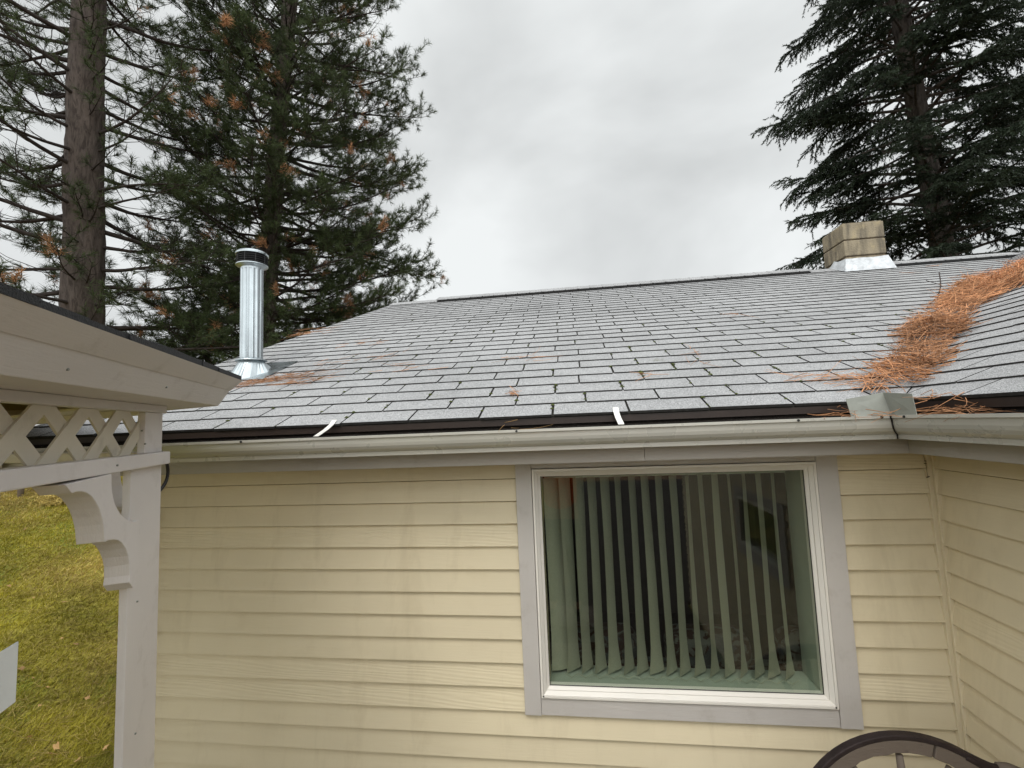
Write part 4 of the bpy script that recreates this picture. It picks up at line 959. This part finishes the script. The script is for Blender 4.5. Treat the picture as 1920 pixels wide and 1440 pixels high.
def tufts(P, D, n, ln, wd, rg, amin=.25, amax=1.25):
    """brushes of long needles round twig tips"""
    m = len(P); D = D/np.linalg.norm(D, axis=1, keepdims=True); a = np.cross(D, rg.normal(0, 1, (m, 3))); a /= np.linalg.norm(a, axis=1, keepdims=True); b = np.cross(D, a)
    th = rg.uniform(0, 2*math.pi, (m, n)); ph = rg.uniform(amin, amax, (m, n)); l = rg.uniform(.7, 1.1, (m, n))*ln
    dr = D[:, None]*np.cos(ph)[..., None]+(a[:, None]*np.cos(th)[..., None]+b[:, None]*np.sin(th)[..., None])*np.sin(ph)[..., None]
    st = P[:, None]-D[:, None]*(rg.uniform(0, .10, (m, n)))[..., None]*(ln/.17); sd_ = np.cross(dr, rg.normal(0, 1, (m, n, 3))); sd_ /= np.linalg.norm(sd_, axis=-1, keepdims=True)
    tip = st+dr*l[..., None]-np.array([0, 0, 1.])*(l*l*.6)[..., None]
    V = np.stack([st-sd_*wd/2, st+sd_*wd/2, tip], 2).reshape(-1, 3); return V
def pine(name, label, base, top, H, r0, r1, hmin, Lfun, seed, whorl=.32, nb=4, tuft=20, nl=.17, nw=.0065, dead=.05, bare=.2, sc=1., cam_cut=0.):
    rg = np.random.default_rng(seed); tr = thing(name, label, 'tree', 'trees beyond the house')
    P = trunk_line(base, top, H, seed); trunk_mesh(P, r0, r1, 'bark', tr)
    br = Tubes(); TP = []; TD = []; z = hmin; Zs = P[:, 2]
    while z < H*.97:
        c = np.array([np.interp(z, Zs, P[:, k]) for k in range(3)]); rt = r0+(r1-r0)*(z/H); a0 = rg.uniform(0, 6.28)
        for i in range(nb+rg.integers(-1, 2)):
            a = a0+i*2*math.pi/nb+rg.normal(0, .25); L_ = Lfun(z, a)*rg.uniform(.8, 1.08)
            if L_ < .3: continue
            fc = max(0., math.cos(a+.67))**2; L_ *= 1-cam_cut*fc
            if L_ < .3: continue
            el = rg.uniform(-.38, .06)+.5*(z/H)**1.5; d = np.array([math.cos(a)*math.cos(el), math.sin(a)*math.cos(el), math.sin(el)])
            is_bare = rg.uniform() < bare
            B = grow(c+d*rt*.6, d, L_*(1 if not is_bare else .7), 12, rg.uniform(.1, .85), .17, rg); rb = .012+.0105*L_
            br.add(B, np.linspace(rb, .006, 13), 6)
            ns = int(L_/(.17*sc))
            for s_ in range(ns):
                u = .16+.84*(s_+rg.uniform(0, 1))/ns; q = B[0]+(B[-1]-B[0])*0; f_ = u*12; i_ = min(int(f_), 11); q = B[i_]+(B[i_+1]-B[i_])*(f_-i_); dd = B[i_+1]-B[i_]; dd /= np.linalg.norm(dd)
                sd_ = rot_about(dd, np.array([0, 0, 1.])+rg.normal(0, .35, 3), (1 if s_ % 2 else -1)*rg.uniform(.5, 1.15)); l2 = L_*rg.uniform(.16, .38)*(1.15-u*.6)
                S2 = grow(q, sd_, l2, 6, rg.uniform(-.1, .7), .22, rg); br.add(S2, np.linspace(.0095*sc, .004*sc, 7), 4)
                if is_bare or u < .30:
                    if rg.uniform() < .5:
                        S3 = grow(S2[3], rot_about(S2[4]-S2[3], rg.normal(0, 1, 3), 1.), l2*.4, 3, .2, .3, rg); br.add(S3, np.linspace(.005, .003, 4), 3)
                    if rg.uniform() < (.7 if is_bare else .3): continue
                nt = max(2, int(l2/(.12*sc)))
                for w_ in range(nt):
                    f2 = (.25+.75*(w_+rg.uniform(0, 1))/nt)*6; i2 = min(int(f2), 5); q2 = S2[i2]+(S2[i2+1]-S2[i2])*(f2-i2); d2 = S2[i2+1]-S2[i2]; d2 /= np.linalg.norm(d2)
                    d3 = rot_about(d2, rg.normal(0, 1, 3)+np.array([0, 0, 1.]), rg.uniform(-1.1, 1.1)); l3 = rg.uniform(.08, .26)*sc
                    S3 = grow(q2, d3, l3, 3, .45, .2, rg); br.add(S3, np.linspace(.005*sc, .003*sc, 4), 3); TP.append(S3[-1]); TD.append(S3[-1]-S3[-2])
                TP.append(S2[-1]); TD.append(S2[-1]-S2[-2])
            TP.append(B[-1]); TD.append(B[-1]-B[-2])
        z += whorl*rg.uniform(.7, 1.3)
    TP = np.array(TP); TD = np.array(TD); br.build('branches', 'twig', tr)
    V = tufts(TP, TD, tuft, nl, nw, rg); nn = len(TP)
    # dead tufts come in clumps
    cen = TP[rg.choice(nn, max(1, int(nn*dead/9)))]; dd = np.min(np.linalg.norm(TP[:, None]-cen[None], axis=2), axis=1) if len(cen) < 400 else np.ones(nn)
    mi = np.repeat((dd < .26*sc).astype(int), tuft)
    tri_object('crown', ['needle', 'needle_dead'], V, np.arange(len(V)).reshape(-1, 3), tr, mi); return nn
L1 = lambda z, a: np.interp(z, [2, 10, 16, 24], [5.6, 5.6, 4.6, .4])
L2 = lambda z, a: (1-.38*max(0., math.cos(a-3.77)))*np.interp(z, [2, 4, 12, 16, 20, 26], [5.2, 6.3, 6.8, 6.2, 4.9, .5])
pine('pine_tree', 'tall pine at the far left with a thick brown trunk above the gazebo roof', (-14.33, 9.39, 0), (-12.27, 7.59, 24), 24, .52, .26, 4.2, L1, 101, whorl=.56, nb=4, tuft=17, bare=.58, dead=.02, nl=.27, nw=.015, sc=1.3, cam_cut=.75)
pine('pine_tree', 'bushy pine behind the stove pipe with brown dead needle clusters', (-12.82, 14.6, 0), (-9.44, 12.9, 26), 26, .40, .20, 3.6, L2, 202, whorl=.46, nb=6, tuft=17, bare=.12, dead=.05, nl=.26, nw=.016, sc=1.2, cam_cut=.45)
pine('pine_tree', 'low green pine just left of the stove pipe behind the roof edge', (-13.3, 12.9, 0), (-13.3, 12.8, 7.2), 7.2, .14, .03, 1.2, lambda z, a: np.interp(z, [1, 3, 7.2], [2.4, 2.2, .3]), 404, whorl=.4, nb=5, tuft=16, bare=.08, dead=.02, nl=.24, nw=.014, sc=1.3)

def spruce(label, base, top, H, r0, r1, hmin, Lfun, seed):
    rg = np.random.default_rng(seed); tr = thing('spruce_tree', label, 'tree', 'trees beyond the house'); P = trunk_line(base, top, H, seed); trunk_mesh(P, r0, r1, 'bark3', tr)
    br = Tubes(); LP = []; LD = []; z = hmin; Zs = P[:, 2]
    def along(S, step):
        seg = np.diff(S, axis=0); ls = np.linalg.norm(seg, axis=1); tot = ls.sum(); n_ = max(2, int(tot/step)); u = np.linspace(.05, 1, n_)*(len(S)-1); i = np.minimum(u.astype(int), len(S)-2); f = (u-i)[:, None]
        LP.append(S[i]*(1-f)+S[i+1]*f); LD.append(seg[i]/ls[i][:, None])
    while z < H*.97:
        c = np.array([np.interp(z, Zs, P[:, k]) for k in range(3)]); rt = r0+(r1-r0)*(z/H); a0 = rg.uniform(0, 6.28); nb = 5
        for i in range(nb):
            a = a0+i*2*math.pi/nb+rg.normal(0, .3); L_ = Lfun(z, a)*rg.uniform(.7, 1.1)
            if L_ < .3: continue
            el = rg.uniform(.0, .35); d = np.array([math.cos(a)*math.cos(el), math.sin(a)*math.cos(el), math.sin(el)])
            B = grow(c+d*rt*.6, d, L_, 12, rg.uniform(-.7, -.1), .10, rg); br.add(B, np.linspace(.014+.0115*L_, .006, 13), 6); along(B[7:], .05)
            ns = int(L_/.14)
            for s_ in range(ns):
                u = .27+.73*(s_+rg.uniform(0, 1))/ns; f_ = u*12; i_ = min(int(f_), 11); q = B[i_]+(B[i_+1]-B[i_])*(f_-i_); dd = B[i_+1]-B[i_]; dd /= np.linalg.norm(dd)
                sd_ = rot_about(dd, np.array([0, 0, 1.])+rg.normal(0, .2, 3), (1 if s_ % 2 else -1)*rg.uniform(.45, .95)); sd_[2] -= .18; l2 = min(1.5, L_*.36)*rg.uniform(.5, 1.)*(1.25-u*.85)
                S2 = grow(q, sd_, l2, 5, rg.uniform(-.5, .1), .12, rg); br.add(S2, np.linspace(.008, .003, 6), 3); along(S2, .042)
                nt = int(l2/.13)
                for w_ in range(nt):
                    f2 = (w_+rg.uniform(.3, 1))/nt*5*.98; i2 = min(int(f2), 4); q2 = S2[i2]+(S2[i2+1]-S2[i2])*(f2-i2); d2 = S2[i2+1]-S2[i2]; d2 /= np.linalg.norm(d2)
                    d3 = rot_about(d2, np.array([0, 0, 1.])+rg.normal(0, .3, 3), (1 if w_ % 2 else -1)*rg.uniform(.5, 1.)); S3 = grow(q2, d3, rg.uniform(.12, .38), 2, -.35, .15, rg); along(S3, .045)
        z += .34*rg.uniform(.7, 1.3)
    br.build('branches', 'bark3', tr); LP_ = np.concatenate(LP); LD_ = np.concatenate(LD); m = len(LP_)
    V = tufts(LP_, LD_, 4, .095, .028, rg, .3, 1.0); tri_object('crown', 'spruce', V, np.arange(len(V)).reshape(-1, 3), tr); return m
def L3(z, a): return np.interp(z, [2, 5, 9, 16, 24], [3.7, 3.6, 3.8, 3.45, .4])
nsp = spruce('dark dense spruce behind the chimney at the right', (12.54, 13.95, 0), (9.43, 11.5, 24), 24, .33, .14, 3.2, L3, 505)
print('spruce sprays', nsp)

# ---------------------------------------------------------------- far yard
m = MB(); m.tube([(-12.4, 6.68, float(gh(-12.4, 6.68))-.1), (-12.4, 6.68, float(gh(-12.4, 6.68))+1.0)], .055, 10)
o = m.build('yard_post', 'wood', smooth=True); tag(o, 'short grey post standing at the far edge of the lawn', 'post')
rg = np.random.default_rng(8); n = 1500; P = rg.normal(0, 1, (n, 3))*np.array([.20, .20, .13]); P[:, 2] = np.abs(P[:, 2]); P += np.array([-11.2, 6.66, float(gh(-11.2, 6.66))]); D = rg.normal(0, 1, (n, 3)); D[:, 2] = np.abs(D[:, 2])
sh = thing('shrub', 'small grey brown shrub on the far lawn behind the bracket', 'shrub')
V = tufts(P, D, 4, .09, .02, rg); tri_object('foliage', 'straw_grass', V, np.arange(len(V)).reshape(-1, 3), sh)
m = MB()
for i in range(14): a = rg.uniform(0, 6.28); m.tube([(-11.2, 6.66, float(gh(-11.2, 6.66))-.05), (-11.2+.22*math.cos(a), 6.66+.22*math.sin(a), float(gh(-11.2, 6.66))+rg.uniform(.15, .4))], [.012, .005], 5)
m.build('stem', 'twig', sh)
